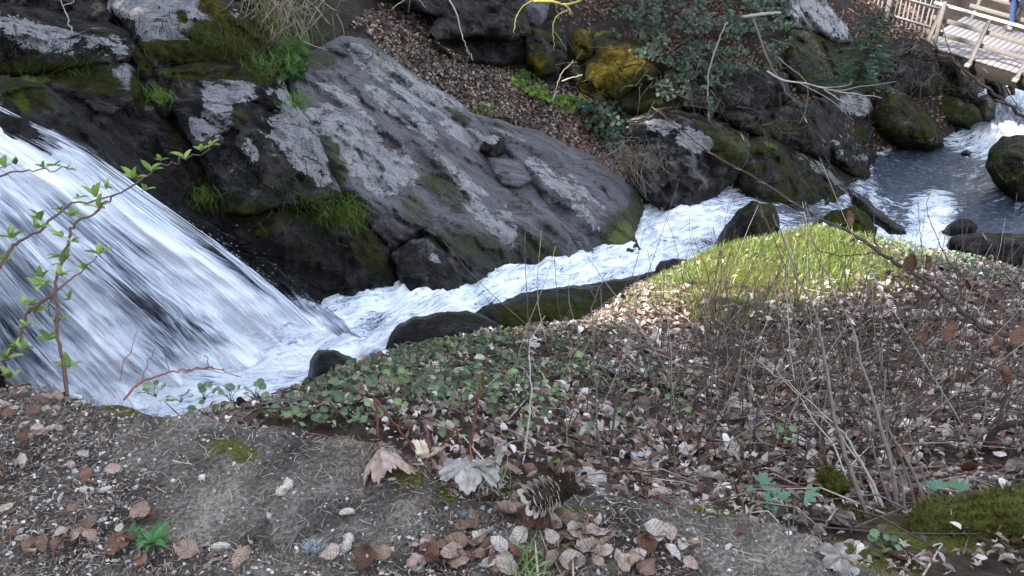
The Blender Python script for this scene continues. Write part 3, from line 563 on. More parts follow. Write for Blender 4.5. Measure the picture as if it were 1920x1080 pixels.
rock('rock_slab', 'long dark green mossy slab along the near side of the chute', [(880, 590), (930, 560), (990, 545), (1060, 538), (1150, 525), (1220, 510), (1270, 495), (1330, 500), (1330, 560), (1180, 640), (1060, 660), (950, 640), (905, 615)], t=lambda u, v: 9.6 + (u - 900)*.0042 - (v - 560)*.006, er=.5, back=1.0, amp=.07, bulge=.15, base_moss=.5, moss=[(1020, 600, 120, 40, -10, .8), (1150, 570, 80, 26, -15, .6)], wet=[(1080, 540, 200, 14, -10, .8)], sp=5, group=G_L)
rock('boulder', 'small dark stone tip at the bend of the chute', [(1228, 505), (1238, 490), (1262, 484), (1295, 488), (1300, 520), (1240, 530)], t=11.4, er=.3, back=.4, base_wet=.4, sp=4, rough_edge=1.5, group=G_L)
_x, _y = 1462, 268
for k, (x, y, s) in enumerate([(1566, 272, 13), (1585, 262, 16), (1605, 280, 14), (1575, 290, 12), (1618, 300, 16), (1598, 302, 14)]):
    an = np.linspace(0, 2*np.pi, 7, endpoint=False) + k
    rock('loose_stone', 'grey stone in the rubble heap above the pool', [(x + s*1.1*math.cos(a)*(.8 + .3*math.sin(3*a + k)), y + s*.75*math.sin(a)) for a in an], t=None, lift=.75, er=.2, back=.3, amp=.04, lichen=[(x, y - 5, s, s*.5, 0, .45)], base_tan=.3, sp=3.5, rough_edge=1, group='rubble heap above the pool')

# ------------------------------------------------------------------ water
def water_material(name, kind):
    m, nt, b = mat(name); L = nt.links
    uv = N(nt, 'ShaderNodeAttribute', attribute_name='flow').outputs['Vector']; foam = attr(nt, 'foam', 'Fac')
    mp = N(nt, 'ShaderNodeMapping'); L.new(uv, mp.inputs[0])
    if kind == 'stream':
        mp.inputs['Scale'].default_value = (.38, 1.7, 1)
        n1 = noise_n(nt, 3.0, 8, .62, mp.outputs[0], 1.6); n2 = noise_n(nt, 11, 6, .65, mp.outputs[0], 2.2); n3 = noise_n(nt, 2.2, 3, .5, geo_pos(nt), .5); n4 = noise_n(nt, 7, 5, .6, geo_pos(nt), 1.)
        lace = math_n(nt, 'SUBTRACT', 1., math_n(nt, 'MULTIPLY', math_n(nt, 'ABSOLUTE', math_n(nt, 'SUBTRACT', n2, .5)), 9.), clamp=True)  # foam lace; on the pool it also stands in as painted ripple highlights
        f = math_n(nt, 'ADD', math_n(nt, 'SUBTRACT', foam, .10), math_n(nt, 'ADD', math_n(nt, 'MULTIPLY', math_n(nt, 'SUBTRACT', n1, .5), 2.1), math_n(nt, 'MULTIPLY', math_n(nt, 'SUBTRACT', n2, .5), 1.0)))
        fm = mapr(nt, f, .30, 1.15); fm = math_n(nt, 'MAXIMUM', fm, math_n(nt, 'MULTIPLY', math_n(nt, 'MULTIPLY', lace, mapr(nt, f, .12, .45)), .75))
        deep = ramp(nt, n4, [(.35, (.012, .017, .028)), (.55, (.032, .043, .066)), (.7, (.11, .14, .19))])
        cr = ramp(nt, fm, [(0, (0, 0, 0)), (.35, (.30, .36, .44)), (.7, (.72, .77, .83)), (1, (.90, .92, .95))]); col = mix(nt, mapr(nt, fm, 0, .3), deep, cr)
        L.new(col, b.inputs['Base Color']); L.new(mapr(nt, fm, 0, 1, .10, .75, False), b.inputs['Roughness'])
        bump(nt, b, math_n(nt, 'ADD', math_n(nt, 'MULTIPLY', n4, 1.0), math_n(nt, 'ADD', math_n(nt, 'MULTIPLY', n2, .5), math_n(nt, 'MULTIPLY', n1, .6))), .7, .08)
    else:
        mp.inputs['Scale'].default_value = (1, 1, 1)
        def str_(sc, sx, det=5):
            q = N(nt, 'ShaderNodeMapping'); q.inputs['Scale'].default_value = (sx, sc, 1); L.new(uv, q.inputs[0]); return noise_n(nt, 1, det, .6, q.outputs[0], .6)
        a1 = str_(5.5, .8); a2 = str_(15, 1.6); a3 = str_(44, 2.0, 3); a4 = str_(3.4, 1.9)
        f = math_n(nt, 'ADD', math_n(nt, 'MULTIPLY', a1, .75), math_n(nt, 'ADD', math_n(nt, 'MULTIPLY', a2, .7), math_n(nt, 'ADD', math_n(nt, 'MULTIPLY', a3, .85), math_n(nt, 'MULTIPLY', a4, .6))))
        f = math_n(nt, 'ADD', f, math_n(nt, 'SUBTRACT', foam, .5))
        fm = mapr(nt, f, 1.14, 1.80)
        col = ramp(nt, fm, [(0, (.12, .135, .17)), (.35, (.36, .395, .47)), (.7, (.74, .775, .84)), (1, (.90, .92, .95))])
        L.new(col, b.inputs['Base Color']); b.inputs['Roughness'].default_value = .45
        L.new(mapr(nt, f, .98, 1.30), b.inputs['Alpha'])
        bump(nt, b, f, .5, .08)
    b.inputs['Specular IOR Level'].default_value = .5
    return m
M['stream'] = water_material('stream_water', 'stream'); M['fall'] = water_material('falling_water', 'fall')
nS, nW = 460, 70
near = spline([PZ(*a[0], a[2]) for a in SEC], nS); farp = spline([PZ(*a[1], a[2]) for a in SEC], nS)
foam_s = np.interp(np.linspace(0, len(SEC) - 1, nS), np.arange(len(SEC)), [a[3] for a in SEC])
kk = np.linspace(-.12, 1.1, nW)
SV = near[:, None, :] + (farp - near)[:, None, :]*kk[None, :, None]
mid = (near + farp)/2; sl = np.concatenate([[0], np.cumsum(np.linalg.norm(np.diff(mid, axis=0), axis=1))]); wid = np.linalg.norm(farp - near, axis=1)
flow = np.stack([np.broadcast_to(sl[:, None], (nS, nW)), kk[None, :]*wid[:, None]*1.0, np.zeros((nS, nW))], -1)
fo = np.broadcast_to(foam_s[:, None], (nS, nW)).copy()
su, sv, st_ = proj(SV)
fo = np.maximum(fo, blobs(su, sv, [(1745, 395, 55, 45, 30, .72), (1752, 438, 46, 30, 10, 1.), (1690, 446, 60, 14, 8, 1.), (1655, 268, 20, 24, 30, 1.3), (1900, 235, 80, 60, -20, .9), (1290, 430, 100, 44, -10, 1.0), (1820, 270, 60, 30, 0, .5)], .6))
fo = fo - blobs(su, sv, [(1700, 340, 60, 30, 0, .4), (1860, 420, 60, 30, 0, .35), (1520, 410, 60, 20, 10, .2), (700, 620, 30, 12, -20, .55), (1720, 300, 90, 20, 0, .35)], .6)
q = np.stack([flow[..., 0]*1.6, flow[..., 1]*3.4, 0*flow[..., 0]], -1)
turb = fbm(q, 5); big = gnoise(np.stack([flow[..., 0]*.9, flow[..., 1]*.8, 0*flow[..., 0] + 4], -1))
ridge = 1 - np.abs(gnoise(q*1.3 + 5))*2
bs_ = blobs(su, sv, [(590, 610, 60, 40, -30, 1), (500, 660, 90, 40, -25, 1), (400, 700, 90, 34, -20, 1), (640, 575, 60, 36, -20, .9), (300, 740, 90, 34, -20, 1)], .7)
SV[..., 2] += bs_*(.10 + .20*fbm(q*.7 + 3, 4))
SV[..., 2] += np.clip(fo, .1, 1)*(.085*turb + .12*big + .05*ridge) + .015*turb
# standing wave below the foot of the fall, crown of the flow in mid channel
SV[..., 2] += (.16*np.exp(-((kk - .5)/.3)**2))[None, :]*np.clip(foam_s, 0, 1)[:, None]*(st_ < 16)
jj = np.arange(nS*nW).reshape(nS, nW)
SF = np.stack([jj[:-1, :-1], jj[1:, :-1], jj[1:, 1:], jj[:-1, 1:]], -1).reshape(-1, 4)
link('stream', new_mesh('stream', SV.reshape(-1, 3), SF, [M['stream']], True, {'flow': flow.reshape(-1, 3), 'foam': fo.ravel()}), kind='structure', label='white foaming stream running from the waterfall to the pool')
# waterfall sheet
nS2, nK = 220, 200
RR = spline(FALL_R, nS2); LL = spline(FALL_L, nS2)
kx = np.linspace(-.07, 1, nK); ss = np.linspace(0, 1, nS2)
wob = .030*fbm(np.stack([ss*5, 0*ss, 0*ss + 2], -1), 4) - .01
pk = RR[:, None, :] + (LL - RR)[:, None, :]*(kx[None, :] + (wob[:, None] + .012*gnoise(np.stack([np.broadcast_to(ss[:, None]*3, (nS2, nK)), np.broadcast_to(kx[None]*8, (nS2, nK)), np.zeros((nS2, nK))], -1)))*np.exp(-np.clip(kx, 0, 1)*5)[None])[..., None]
def fall_t(k, s, off=0.):
    q_ = np.stack([k*26, s*3.0, 0*k], -1); q2 = np.stack([k*7, s*1.6, 0*k + 3], -1)
    q3 = np.stack([k*4.5, s*4.5, 0*k + 8], -1)
    return -.05*fbm(q_, 3) - .13*fbm(q2, 3) - .16*fbm(q3, 3)*np.clip(s*4, 0, 1) - .22*np.sin(np.pi*np.clip(k, 0, 1)) - off
KX, SX = np.meshgrid(kx, ss)
tt = pk[..., 2] + fall_t(KX, SX)
FV = P(pk[..., 0], pk[..., 1], tt)
ln = 4.8
fl = np.stack([SX*ln, KX*3.4 + .10*fbm(np.stack([KX*3, SX*3.5, 0*KX + 6], -1), 3), 0*SX], -1)
ffo = np.full(SX.shape, .60) - .75*(1 - sstep(-.07, .13, KX + .035*gnoise(np.stack([KX*3, SX*7, 0*KX], -1)))) + .35*np.exp(-((KX - .16)/.10)**2)*(.5 + .5*SX) + .45*sstep(.74, .86, SX)
fu, fv2, _ = proj(FV)
ffo = ffo - blobs(fu, fv2, [(300, 590, 130, 44, 35, .30), (230, 460, 90, 34, 40, .30), (250, 520, 60, 20, 40, .3), (150, 420, 60, 20, 35, .3), (370, 610, 50, 22, 35, .36), (80, 560, 120, 30, 50, .22), (30, 640, 70, 40, 45, .3), (420, 640, 60, 30, 20, .25), (330, 660, 60, 20, 30, .25), (20, 430, 60, 30, 50, .15)], .7) + blobs(fu, fv2, [(60, 285, 130, 44, 32, .5), (360, 480, 160, 22, 38, .3), (170, 620, 60, 90, -30, .12), (480, 580, 90, 30, 40, .25)], .7)
j2 = np.arange(nS2*nK).reshape(nS2, nK)
FF2 = np.stack([j2[:-1, :-1], j2[:-1, 1:], j2[1:, 1:], j2[1:, :-1]], -1).reshape(-1, 4)
wf = thing('waterfall', 'broad white waterfall streaking down the dark rock', 'waterfall', P(300, 700, 7.9))
inv = -np.array(wf.location)
link('water_sheet', new_mesh('water_sheet', FV.reshape(-1, 3) + inv, FF2, [M['fall']], True, {'flow': fl.reshape(-1, 3), 'foam': ffo.ravel()}), wf)
# torn strands of water in front of the sheet
def fall_pt(k, s, off):
    r = np.stack([np.interp(s, ss, RR[:, i]) for i in range(3)], -1); l = np.stack([np.interp(s, ss, LL[:, i]) for i in range(3)], -1)
    p_ = r + (l - r)*k[..., None]
    return P(p_[..., 0], p_[..., 1], p_[..., 2] + fall_t(k, s) - off)
ns = 3600
k0 = np.concatenate([rng.uniform(0.02, 1, ns - 900), np.abs(rng.normal(0, .06, 900)) - .02]); s0 = rng.uniform(-.02, .80, ns); ls = rng.gamma(2, .035, ns) + .02
hide = gnoise(np.stack([k0*9, s0*5, 0*k0], -1)) < -.12
k0, s0, ls = k0[~hide], s0[~hide], ls[~hide]; ns = len(k0)
off = rng.uniform(.01, .10, ns); wdt = rng.uniform(.0012, .004, ns)
VV = []; 
for i, (sa, wa) in enumerate(((0, .1), (.3, 1), (.7, .8), (1, .05))):
    sq = np.clip(s0 + ls*sa, 0, 1); a_ = fall_pt(k0 - wdt*wa*.5, sq, off); b_ = fall_pt(k0 + wdt*wa*.5, sq, off + .004)
    VV += [a_, b_]
VV = np.stack(VV, 1).reshape(-1, 3)
base = np.arange(ns)[:, None]*8
SF2 = np.concatenate([base + np.array([[0, 1, 3, 2]]), base + np.array([[2, 3, 5, 4]]), base + np.array([[4, 5, 7, 6]])])
mw, ntw, bw = mat('white_water'); bw.inputs['Base Color'].default_value = (.80, .85, .92, 1); bw.inputs['Roughness'].default_value = .6; bw.inputs['Alpha'].default_value = .38
M['white'] = mw
o = link('water_strands', new_mesh('water_strands', VV + inv, SF2, [mw], True), wf); o['kind'] = 'stuff'
# droplets thrown up where the fall lands and along the chute
nd = 240
s_d = np.concatenate([rng.uniform(.45, .84, nd//2), rng.uniform(.55, .84, nd - nd//2)]); k_d = np.concatenate([-np.abs(rng.normal(0, .02, nd//2)), rng.uniform(-.06, .75, nd - nd//2)])
k_d[nd//2:] = np.where(rng.uniform(0, 1, nd - nd//2) < .6, -np.abs(rng.normal(0, .05, nd - nd//2)), k_d[nd//2:])
pp = fall_pt(k_d, s_d, rng.uniform(0, .2, nd)); pp[:, 2] += np.abs(rng.normal(0, .03, nd))
oc = np.array([[1, 0, 0], [-1, 0, 0], [0, 1, 0], [0, -1, 0], [0, 0, 1], [0, 0, -1]], float); of = np.array([[0, 2, 4], [2, 1, 4], [1, 3, 4], [3, 0, 4], [2, 0, 5], [1, 2, 5], [3, 1, 5], [0, 3, 5]])
rad = rng.uniform(.0012, .0042, nd)
DV = (pp[:, None, :] + (oc*np.array([2.6, 1, 1]) @ np.array([[.78, 0, -.62], [0, 1, 0], [.62, 0, .78]]))[None]*rad[:, None, None]).reshape(-1, 3); DF = (np.arange(nd)[:, None, None]*6 + of[None]).reshape(-1, 3)
link('spray', new_mesh('spray', DV, DF, [mw], True), kind='stuff', label='white spray drops above the stream', category='spray')

# ------------------------------------------------------------------ unseen conifers added on the left slope to block sun from the gorge
GAPS = [(P(1400, 510, 5.8), 1.25), (P(1540, 490, 6.0), 1.25), (P(1280, 550, 5.2), 1.0), (P(1190, 580, 4.9), .9), (P(1640, 490, 6.0), 1.1), (P(1100, 620, 4.5), .5), (P(1450, 570, 5.1), .8), (P(1150, 135, 15.5), .75), (P(1190, 125, 15.5), .7), (P(1085, 30, 16.5), .5), (P(1000, 125, 15.2), .45), (P(310, 40, 11), .5), (P(1030, 165, 15), .5), (P(1850, 60, 21), 1.5), (P(1900, 90, 20.5), 1.5), (P(1790, 50, 21.5), 1.0), (P(1950, 150, 27), 2.2)]  # added crowns are left open towards these spots so sun reaches them
def clump_template():
    V = []; Fc = []
    r_ = np.random.default_rng(11)
    for k in range(9):
        a = r_.uniform(0, 6.28); d = np.array([math.cos(a), math.sin(a), r_.uniform(-.5, .1)]); s_ = np.array([-math.sin(a), math.cos(a), r_.uniform(-.3, .3)])*.16
        n = len(V); o_ = d*.1; V += [o_ - s_*.4, o_ + s_*.4, d*.55 + s_, d*.55 - s_, d*1.0 + s_*.15]
        Fc += [[n, n + 1, n + 2], [n, n + 2, n + 3], [n + 3, n + 2, n + 4]]
    return np.array(V), np.array(Fc)
def instance(tv, tf, pos, rotm, scale, cols=None):
    n = len(pos); sc_ = np.asarray(scale).reshape(n, 1, -1); V = np.einsum('nij,nvj->nvi', rotm, tv[None]*sc_) + pos[:, None, :]
    Fc = (np.arange(n)[:, None, None]*len(tv) + tf[None]).reshape(-1, tf.shape[1])
    C = None if cols is None else np.repeat(cols, len(tv), 0)
    return V.reshape(-1, 3), Fc, C
def rots(n, tilt=.6, nrm=None):
    yaw = rng.uniform(0, 2*np.pi, n); ax = rng.normal(0, tilt, n); ay = rng.normal(0, tilt, n)
    cz, sz = np.cos(yaw), np.sin(yaw); cx, sx = np.cos(ax), np.sin(ax); cy, sy = np.cos(ay), np.sin(ay); z = 0*cz; o_ = z + 1
    Rz = np.stack([cz, -sz, z, sz, cz, z, z, z, o_], -1).reshape(-1, 3, 3); Rx = np.stack([o_, z, z, z, cx, -sx, z, sx, cx], -1).reshape(-1, 3, 3); Ry = np.stack([cy, z, sy, z, o_, z, -sy, z, cy], -1).reshape(-1, 3, 3)
    Rm = Rx @ Ry @ Rz
    if nrm is not None:
        nz = nrm/np.linalg.norm(nrm, axis=1)[:, None]; xa = np.cross(np.array([0, 1., 0]), nz); xa /= np.linalg.norm(xa, axis=1)[:, None] + 1e-9; ya = np.cross(nz, xa)
        Rm = np.stack([xa, ya, nz], -1) @ Rm
    return Rm
ctv, ctf = clump_template()
tree_at = [(-15, -13), (-17, -8.5), (-15, -4), (-18, 0), (-15.5, 4), (-18, 8), (-16, 12), (-21, -11), (-22, -5), (-22, 3), (-22, 10), (-17, -18), (-22, 16)]
M['needle'] = vcol_material('needle_foliage', .6, var=.3)
for ti, (tx, ty) in enumerate(tree_at):
    H = rng.uniform(23, 28); tz = float(hz(np.array([tx]), np.array([ty]))[0]) - .3
    tr = thing('shade_spruce', 'unseen spruce added beyond the left edge to shade the gorge', 'tree', (tx, ty, tz), 'unseen spruces added for shade')
    V_, F_ = tube([(0, 0, 0), (.1, 0, H*.5), (0, .1, H)], [.35, .22, .03], 8); link('trunk', new_mesh('trunk', V_, F_, [M['bark']]), tr)
    n = 900; hh = rng.uniform(.06, 1, n)**.9; rr = (1.05 - hh)*4.6*np.sqrt(rng.uniform(.02, 1, n)); an = rng.uniform(0, 6.283, n)
    pc = np.stack([rr*np.cos(an), rr*np.sin(an), hh*H - .25*rr], -1); wpos = pc + np.array([tx, ty, tz]); ok = np.ones(n, bool)
    for g, r_ in GAPS:
        d = wpos - g; al = d @ SUNV; ok &= ~((np.linalg.norm(d - al[:, None]*SUNV, axis=1) < r_ + .55) & (al > 0))
    pc = pc[ok]; n = len(pc); c = np.array([.02, .035, .012])*rng.uniform(.6, 1.5, (n, 1))
    V_, F_, C_ = instance(ctv, ctf, pc, rots(n, .4), rng.uniform(1.0, 1.7, (n, 1)), c)
    link('crown', new_mesh('crown', V_, F_, [M['needle']], True, {'col': C_}), tr)

# ------------------------------------------------------------------ scatter helpers
def gnormal(x, y, e=.04):
    dx = (hz(x + e, y) - hz(x - e, y))/(2*e); dy = (hz(x, y + e) - hz(x, y - e))/(2*e)
    n = np.stack([-dx, -dy, np.ones_like(dx)], -1); return n/np.linalg.norm(n, axis=1)[:, None]
def sample(n, x0, x1, y0, y1, dens, pw=1.0):
    """n ground points in a plan rectangle, thinned by a density that is read at their place in the photograph"""
    out = []; got = 0
    for _ in range(60):
        x = rng.uniform(x0, x1, n*2); y = y0 + (y1 - y0)*rng.uniform(0, 1, n*2)**pw; z = hz(x, y); p_ = np.stack([x, y, z], -1)
        u, v, t = proj(p_); k = rng.uniform(0, 1, n*2) < dens(u, v, t, p_)
        out.append(p_[k]); got += k.sum()
        if got >= n: break
    return np.concatenate(out)[:n]
def leaf_template(width=.36, fold=.12, curl=.1, tip=.1, ns_=3):
    s = np.linspace(0, 1, ns_ + 2); V = [[0, -.5, 0]]; rows = []
    for a in s[1:-1]:
        wv = width*math.sin(math.pi*a**.8)**.8; zc = curl*math.sin(a*3.1) + tip*a*a; rows.append(len(V))
        V += [[-wv, a - .5, zc + fold], [0, a - .5, zc], [wv, a - .5, zc + fold*.7]]
    V.append([0, .5, curl*.2 + tip]); e = len(V) - 1; Fc = []
    r = rows[0]; Fc += [[0, r + 1, r], [0, r + 2, r + 1]]
    for a, b in zip(rows[:-1], rows[1:]):
        Fc += [[a, a + 1, b + 1], [a, b + 1, b], [a + 1, a + 2, b + 2], [a + 1, b + 2, b + 1]]
    r = rows[-1]; Fc += [[r, r + 1, e], [r + 1, r + 2, e]]
    return np.array(V), np.array(Fc)
def ragged_leaf(seed):
    """crumpled five-lobed leaf, light"""
    r_ = np.random.default_rng(seed); n = 15; a = np.linspace(0, 2*np.pi, n, endpoint=False); rad = .34 + .17*np.cos(5*a/1.0) + r_.uniform(-.05, .05, n)
    ring = np.stack([rad*np.sin(a), rad*np.cos(a), r_.uniform(-.1, .14, n)], -1); V = np.concatenate([[[0, -.05, 0]], ring])
    return V, np.array([[0, 1 + (k + 1) % n, 1 + k] for k in range(n)])
LT = [leaf_template(.34, .10, .08, .05), leaf_template(.32, .22, .14, .16), leaf_template(.36, -.12, .10, -.06), leaf_template(.30, .30, .2, .0), ragged_leaf(3), ragged_leaf(8), leaf_template(.22, .18, .25, .22)]
PAL = np.array([[.40, .36, .33], [.24, .195, .17], [.19, .125, .10], [.50, .46, .43], [.10, .07, .055], [.62, .59, .56], [.20, .16, .14], [.05, .038, .032], [.28, .215, .18], [.12, .10, .09]])
def scatter_leaves(pts, smin, smax, tilt, lift, pal=PAL, w_=None):
    A = []; which = rng.choice(len(LT), len(pts), p=[.2, .17, .14, .12, .13, .12, .12])
    nr = gnormal(pts[:, 0], pts[:, 1]); c = pal[rng.choice(len(pal), len(pts), p=w_)]*rng.uniform(.75, 1.25, (len(pts), 1)); sc = rng.uniform(smin, smax, (len(pts), 1))*np.clip(proj(pts)[2]/3.0, .55, 1)[:, None]; Rm = rots(len(pts), tilt, nr)
    sc = sc*np.stack([rng.uniform(.7, 1.25, len(pts)), rng.uniform(.8, 1.3, len(pts)), rng.uniform(.5, 2.2, len(pts))], -1)
    pz = pts + nr*(np.abs(rng.normal(0, lift, (len(pts), 1))) + .004)
    off_ = 0; V = []; Fc = []; C = []
    for k, (tv, tf) in enumerate(LT):
        m = which == k
        if not m.any(): continue
        a, b, d = instance(tv, tf, pz[m], Rm[m], sc[m], c[m]); V.append(a); Fc.append(b + off_); C.append(d); off_ += len(a)
    return np.concatenate(V), np.concatenate(Fc), np.concatenate(C)
def yrel(p_): return p_[:, 1] - yedge(p_[:, 0])
# clearings where humus, twigs and green show through
def d_slope(u, v, t, p_):
    e = yrel(p_); d = sstep(.02, .14, e)
    d = d*(1 - .95*blobs(u, v, [(1430, 490, 250, 80, -8, 1)], .4))*(1 - .6*blobs(u, v, [(560, 770, 130, 40, 15, 1), (800, 680, 190, 46, -8, 1)], .6))
    d = d*(.18 + .85*sstep(-.4, .4, fbm(p_*2.6, 4)))
    return d*(p_[:, 1] - .2*p_[:, 0] < 7.2)
pts = sample(62000, -1.6, 6.5, .95, 7.5, d_slope, 1.35)
V_, F_, C_ = scatter_leaves(pts, .012, .055, .45, .011, PAL*np.array([1.22, 1.17, 1.12]))
link('leaf_litter', new_mesh('leaf_litter', V_, F_, [M['leaf_litter']], True, {'col': C_}), kind='stuff', label='dry brown and bleached leaf litter covering the near slope', category='leaf litter')
# small debris on the ledge: scraps, needles, grit
def d_ledge(u, v, t, p_):
    e = yrel(p_); d = (e < .02)*1.
    side = np.maximum.reduce([blobs(u, v, [(60, 900, 170, 200, 0, 1), (1000, 1050, 330, 90, 0, .9), (250, 1060, 330, 40, 0, .8), (700, 1060, 150, 30, 0, .7), (1300, 950, 200, 22, 5, .5)], .4), np.full(len(u), .03)])
    return d*side
pts = sample(5200, -1.5, 1.3, .6, 1.6, d_ledge)
V_, F_, C_ = scatter_leaves(pts, .004, .018, .4, .004, PAL*1.1)
link('leaf_scraps', new_mesh('leaf_scraps', V_, F_, [M['leaf_litter']], True, {'col': C_}), kind='stuff', label='small leaf scraps and bark chips strewn on the stony ledge', category='debris')
def d_needle(u, v, t, p_):
    return (yrel(p_) < .05)*np.clip(.28 + blobs(u, v, [(60, 900, 200, 230, 0, .8), (1000, 1050, 330, 90, 0, .6), (300, 1060, 330, 60, 0, .5), (700, 870, 120, 50, 30, .4)], .5), 0, 1)
pts = sample(10000, -1.5, 1.3, .6, 1.6, d_needle)
ndl = np.array([[-.5, -.03, .0], [-.5, .03, 0], [-.17, .07, .05], [-.17, .01, .05], [.2, .06, .05], [.2, 0, .05], [.5, -.04, 0], [.5, -.08, 0]]); ndf = np.array([[0, 3, 2, 1], [3, 5, 4, 2], [5, 7, 6, 4]])
nc = np.array([[.34, .27, .21], [.2, .13, .09], [.42, .36, .29], [.12, .08, .055]])[rng.integers(0, 4, len(pts))]
V_, F_, C_ = instance(ndl, ndf, pts + [0, 0, .003], rots(len(pts), .12), rng.uniform(.012, .026, (len(pts), 1)), nc)
link('fallen_needles', new_mesh('fallen_needles', V_, F_, [M['leaf_litter']], True, {'col': C_}), kind='stuff', label='fallen spruce needles scattered over the stony ledge', category='needles')
pts = sample(2600, -1.5, 1.3, .6, 1.6, lambda u, v, t, p_: (yrel(p_) < .0)*np.clip(.35 + blobs(u, v, [(100, 930, 200, 200, 0, .7)], .5), 0, 1))
gc = np.array([[.22, .21, .21], [.32, .31, .30], [.12, .115, .12], [.42, .40, .37]])[rng.integers(0, 4, len(pts))]
V_, F_, C_ = instance(oc*np.array([1, .8, .6]), of, pts, rots(len(pts), .5), rng.gamma(2., .0011, (len(pts), 1)) + .0012, gc)
link('grit', new_mesh('grit', V_, F_, [M['twig']], False, {'col': C_}), kind='stuff', label='grey grit and small pebbles on the ledge', category='grit')
# far leaf drifts
FARL = [(655, 40), (720, 10), (830, 40), (800, 75), (830, 95), (930, 120), (1000, 150), (1100, 190), (1160, 250), (1180, 300), (1150, 335), (1090, 290), (1000, 250), (880, 212), (790, 150), (720, 95)]
def d_far(u, v, t, p_): return (inpoly(u + 12*gnoise(p_*3), v + 12*gnoise(p_*3 + 7), FARL) & (t > 10))*1.
pts = sample(11000, -6, 5, 9.5, 17, d_far)
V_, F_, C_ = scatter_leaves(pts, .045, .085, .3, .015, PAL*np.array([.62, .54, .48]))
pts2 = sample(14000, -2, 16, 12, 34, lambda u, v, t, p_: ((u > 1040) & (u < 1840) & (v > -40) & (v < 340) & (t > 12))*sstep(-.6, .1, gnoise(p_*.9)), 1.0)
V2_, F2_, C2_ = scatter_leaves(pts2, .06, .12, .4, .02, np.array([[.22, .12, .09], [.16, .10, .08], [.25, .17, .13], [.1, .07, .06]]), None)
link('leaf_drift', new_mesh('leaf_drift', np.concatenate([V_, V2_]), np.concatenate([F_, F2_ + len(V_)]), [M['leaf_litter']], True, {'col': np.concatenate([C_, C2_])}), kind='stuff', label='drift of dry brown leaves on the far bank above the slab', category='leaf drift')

# ------------------------------------------------------------------ grass, ground cover
def blade(h=1., bend=.35, w_=.035):
    V = []; 
    for s in (0, .4, .75): V += [[-w_*(1 - .5*s), bend*s*s, h*s], [w_*(1 - .5*s), bend*s*s, h*s]]
    V.append([0, bend, h*.96]); return np.array(V), np.array([[0, 1, 3], [0, 3, 2], [2, 3, 5], [2, 5, 4], [4, 5, 6]])
def d_grass(u, v, t, p_):
    d = np.where(inpoly(u + 60*gnoise(p_*2.3) + 25*gnoise(p_*9), v + 26*gnoise(p_*2.3 + 5) + 12*gnoise(p_*9 + 3), MOUND), 1., 0.)*(t > 3.5)
    d = d*(1 - .45*sstep(530, 620, v))*(.35 + .65*sstep(-.3, .25, fbm(p_*2.2, 3)))
    d = np.maximum(d, .55*blobs(u, v, [(880, 640, 170, 26, -8, 1), (720, 688, 110, 20, -22, 1), (1100, 600, 90, 26, -20, 1), (1420, 570, 230, 50, 0, .35), (650, 730, 60, 20, -20, .6)], .6)*(t > 2.2)*(t < 7))
    return np.where(p_[:, 1] - .2*p_[:, 0] > 6.9, d*.0, d)
pts = sample(105000, -1.4, 5.2, 2.2, 7.5, d_grass)
gcol = np.array([[.095, .165, .035], [.145, .215, .05], [.22, .265, .09], [.38, .35, .21], [.055, .10, .022]])
u_, v_, t_ = proj(pts); dry = sstep(480, 600, v_)
ci = np.where(rng.uniform(0, 1, len(pts)) < .12 + .55*dry, rng.integers(2, 4, len(pts)), rng.choice([0, 1, 1, 2, 4], len(pts)))
bt, bf = blade()
sc = rng.gamma(2.4, .0115, (len(pts), 1)).clip(.01, .09)*(1 - .35*dry[:, None])
V_, F_, C_ = instance(bt, bf, pts - [0, 0, .004], rots(len(pts), .35), np.concatenate([sc*1.1, sc, sc], 1), gcol[ci]*rng.uniform(.75, 1.25, (len(pts), 1)))
link('grass', new_mesh('grass', V_, F_, [M['grass']], True, {'col': C_}), kind='stuff', label='bright green short grass on the rounded mound', category='grass')
# low ground cover (tiny ivy and herb leaves) on the crest of the near bank and beside the boulder on the right
rl = np.array([[0, 0, 0], [-.3, .18, .05], [-.42, .5, .08], [-.2, .8, .05], [0, .9, 0], [.2, .8, .05], [.42, .5, .08], [.3, .18, .05], [0, .45, -.03]]); rf = np.array([[8, (k + 1) % 8, k] for k in range(8)])
def d_cover(u, v, t, p_):
    d = blobs(u, v, [(820, 690, 170, 46, -8, .9), (960, 660, 90, 36, 0, 1), (900, 750, 120, 40, 0, .45), (1070, 700, 90, 40, 0, .4), (640, 740, 80, 20, -10, .7), (1150, 720, 160, 70, 0, .16), (1500, 760, 300, 120, 0, .06)], .5)
    d = np.maximum(d, blobs(u, v, [(1780, 490, 100, 22, 14, .9), (1700, 465, 50, 12, 10, .6)], .5))
    return d*(t > 1.6)*(t < 8)*(yrel(p_) > .05)*sstep(-.4, .2, fbm(p_*4, 2))
pts = sample(15000, -1.5, 6, 1.3, 7.5, d_cover)
u_, v_, t_ = proj(pts)
cc = np.array([[.075, .105, .06], [.11, .145, .085], [.15, .19, .115], [.045, .07, .035], [.16, .18, .07]])[rng.integers(0, 5, len(pts))]
cc = np.where((u_ > 1640)[:, None], cc*np.array([1.5, 1.5, 2.0]), cc)
V_, F_, C_ = instance(rl, rf, pts + np.stack([0*u_, 0*u_, rng.uniform(.005, .06, len(pts))], -1), rots(len(pts), .5), rng.uniform(.011, .030, (len(pts), 1)), cc*rng.uniform(.7, 1.3, (len(pts), 1)))
link('ground_ivy', new_mesh('ground_ivy', V_, F_, [M['green']], True, {'col': C_}), kind='stuff', label='low round-leaved green ground cover along the bank crest', category='ground cover')
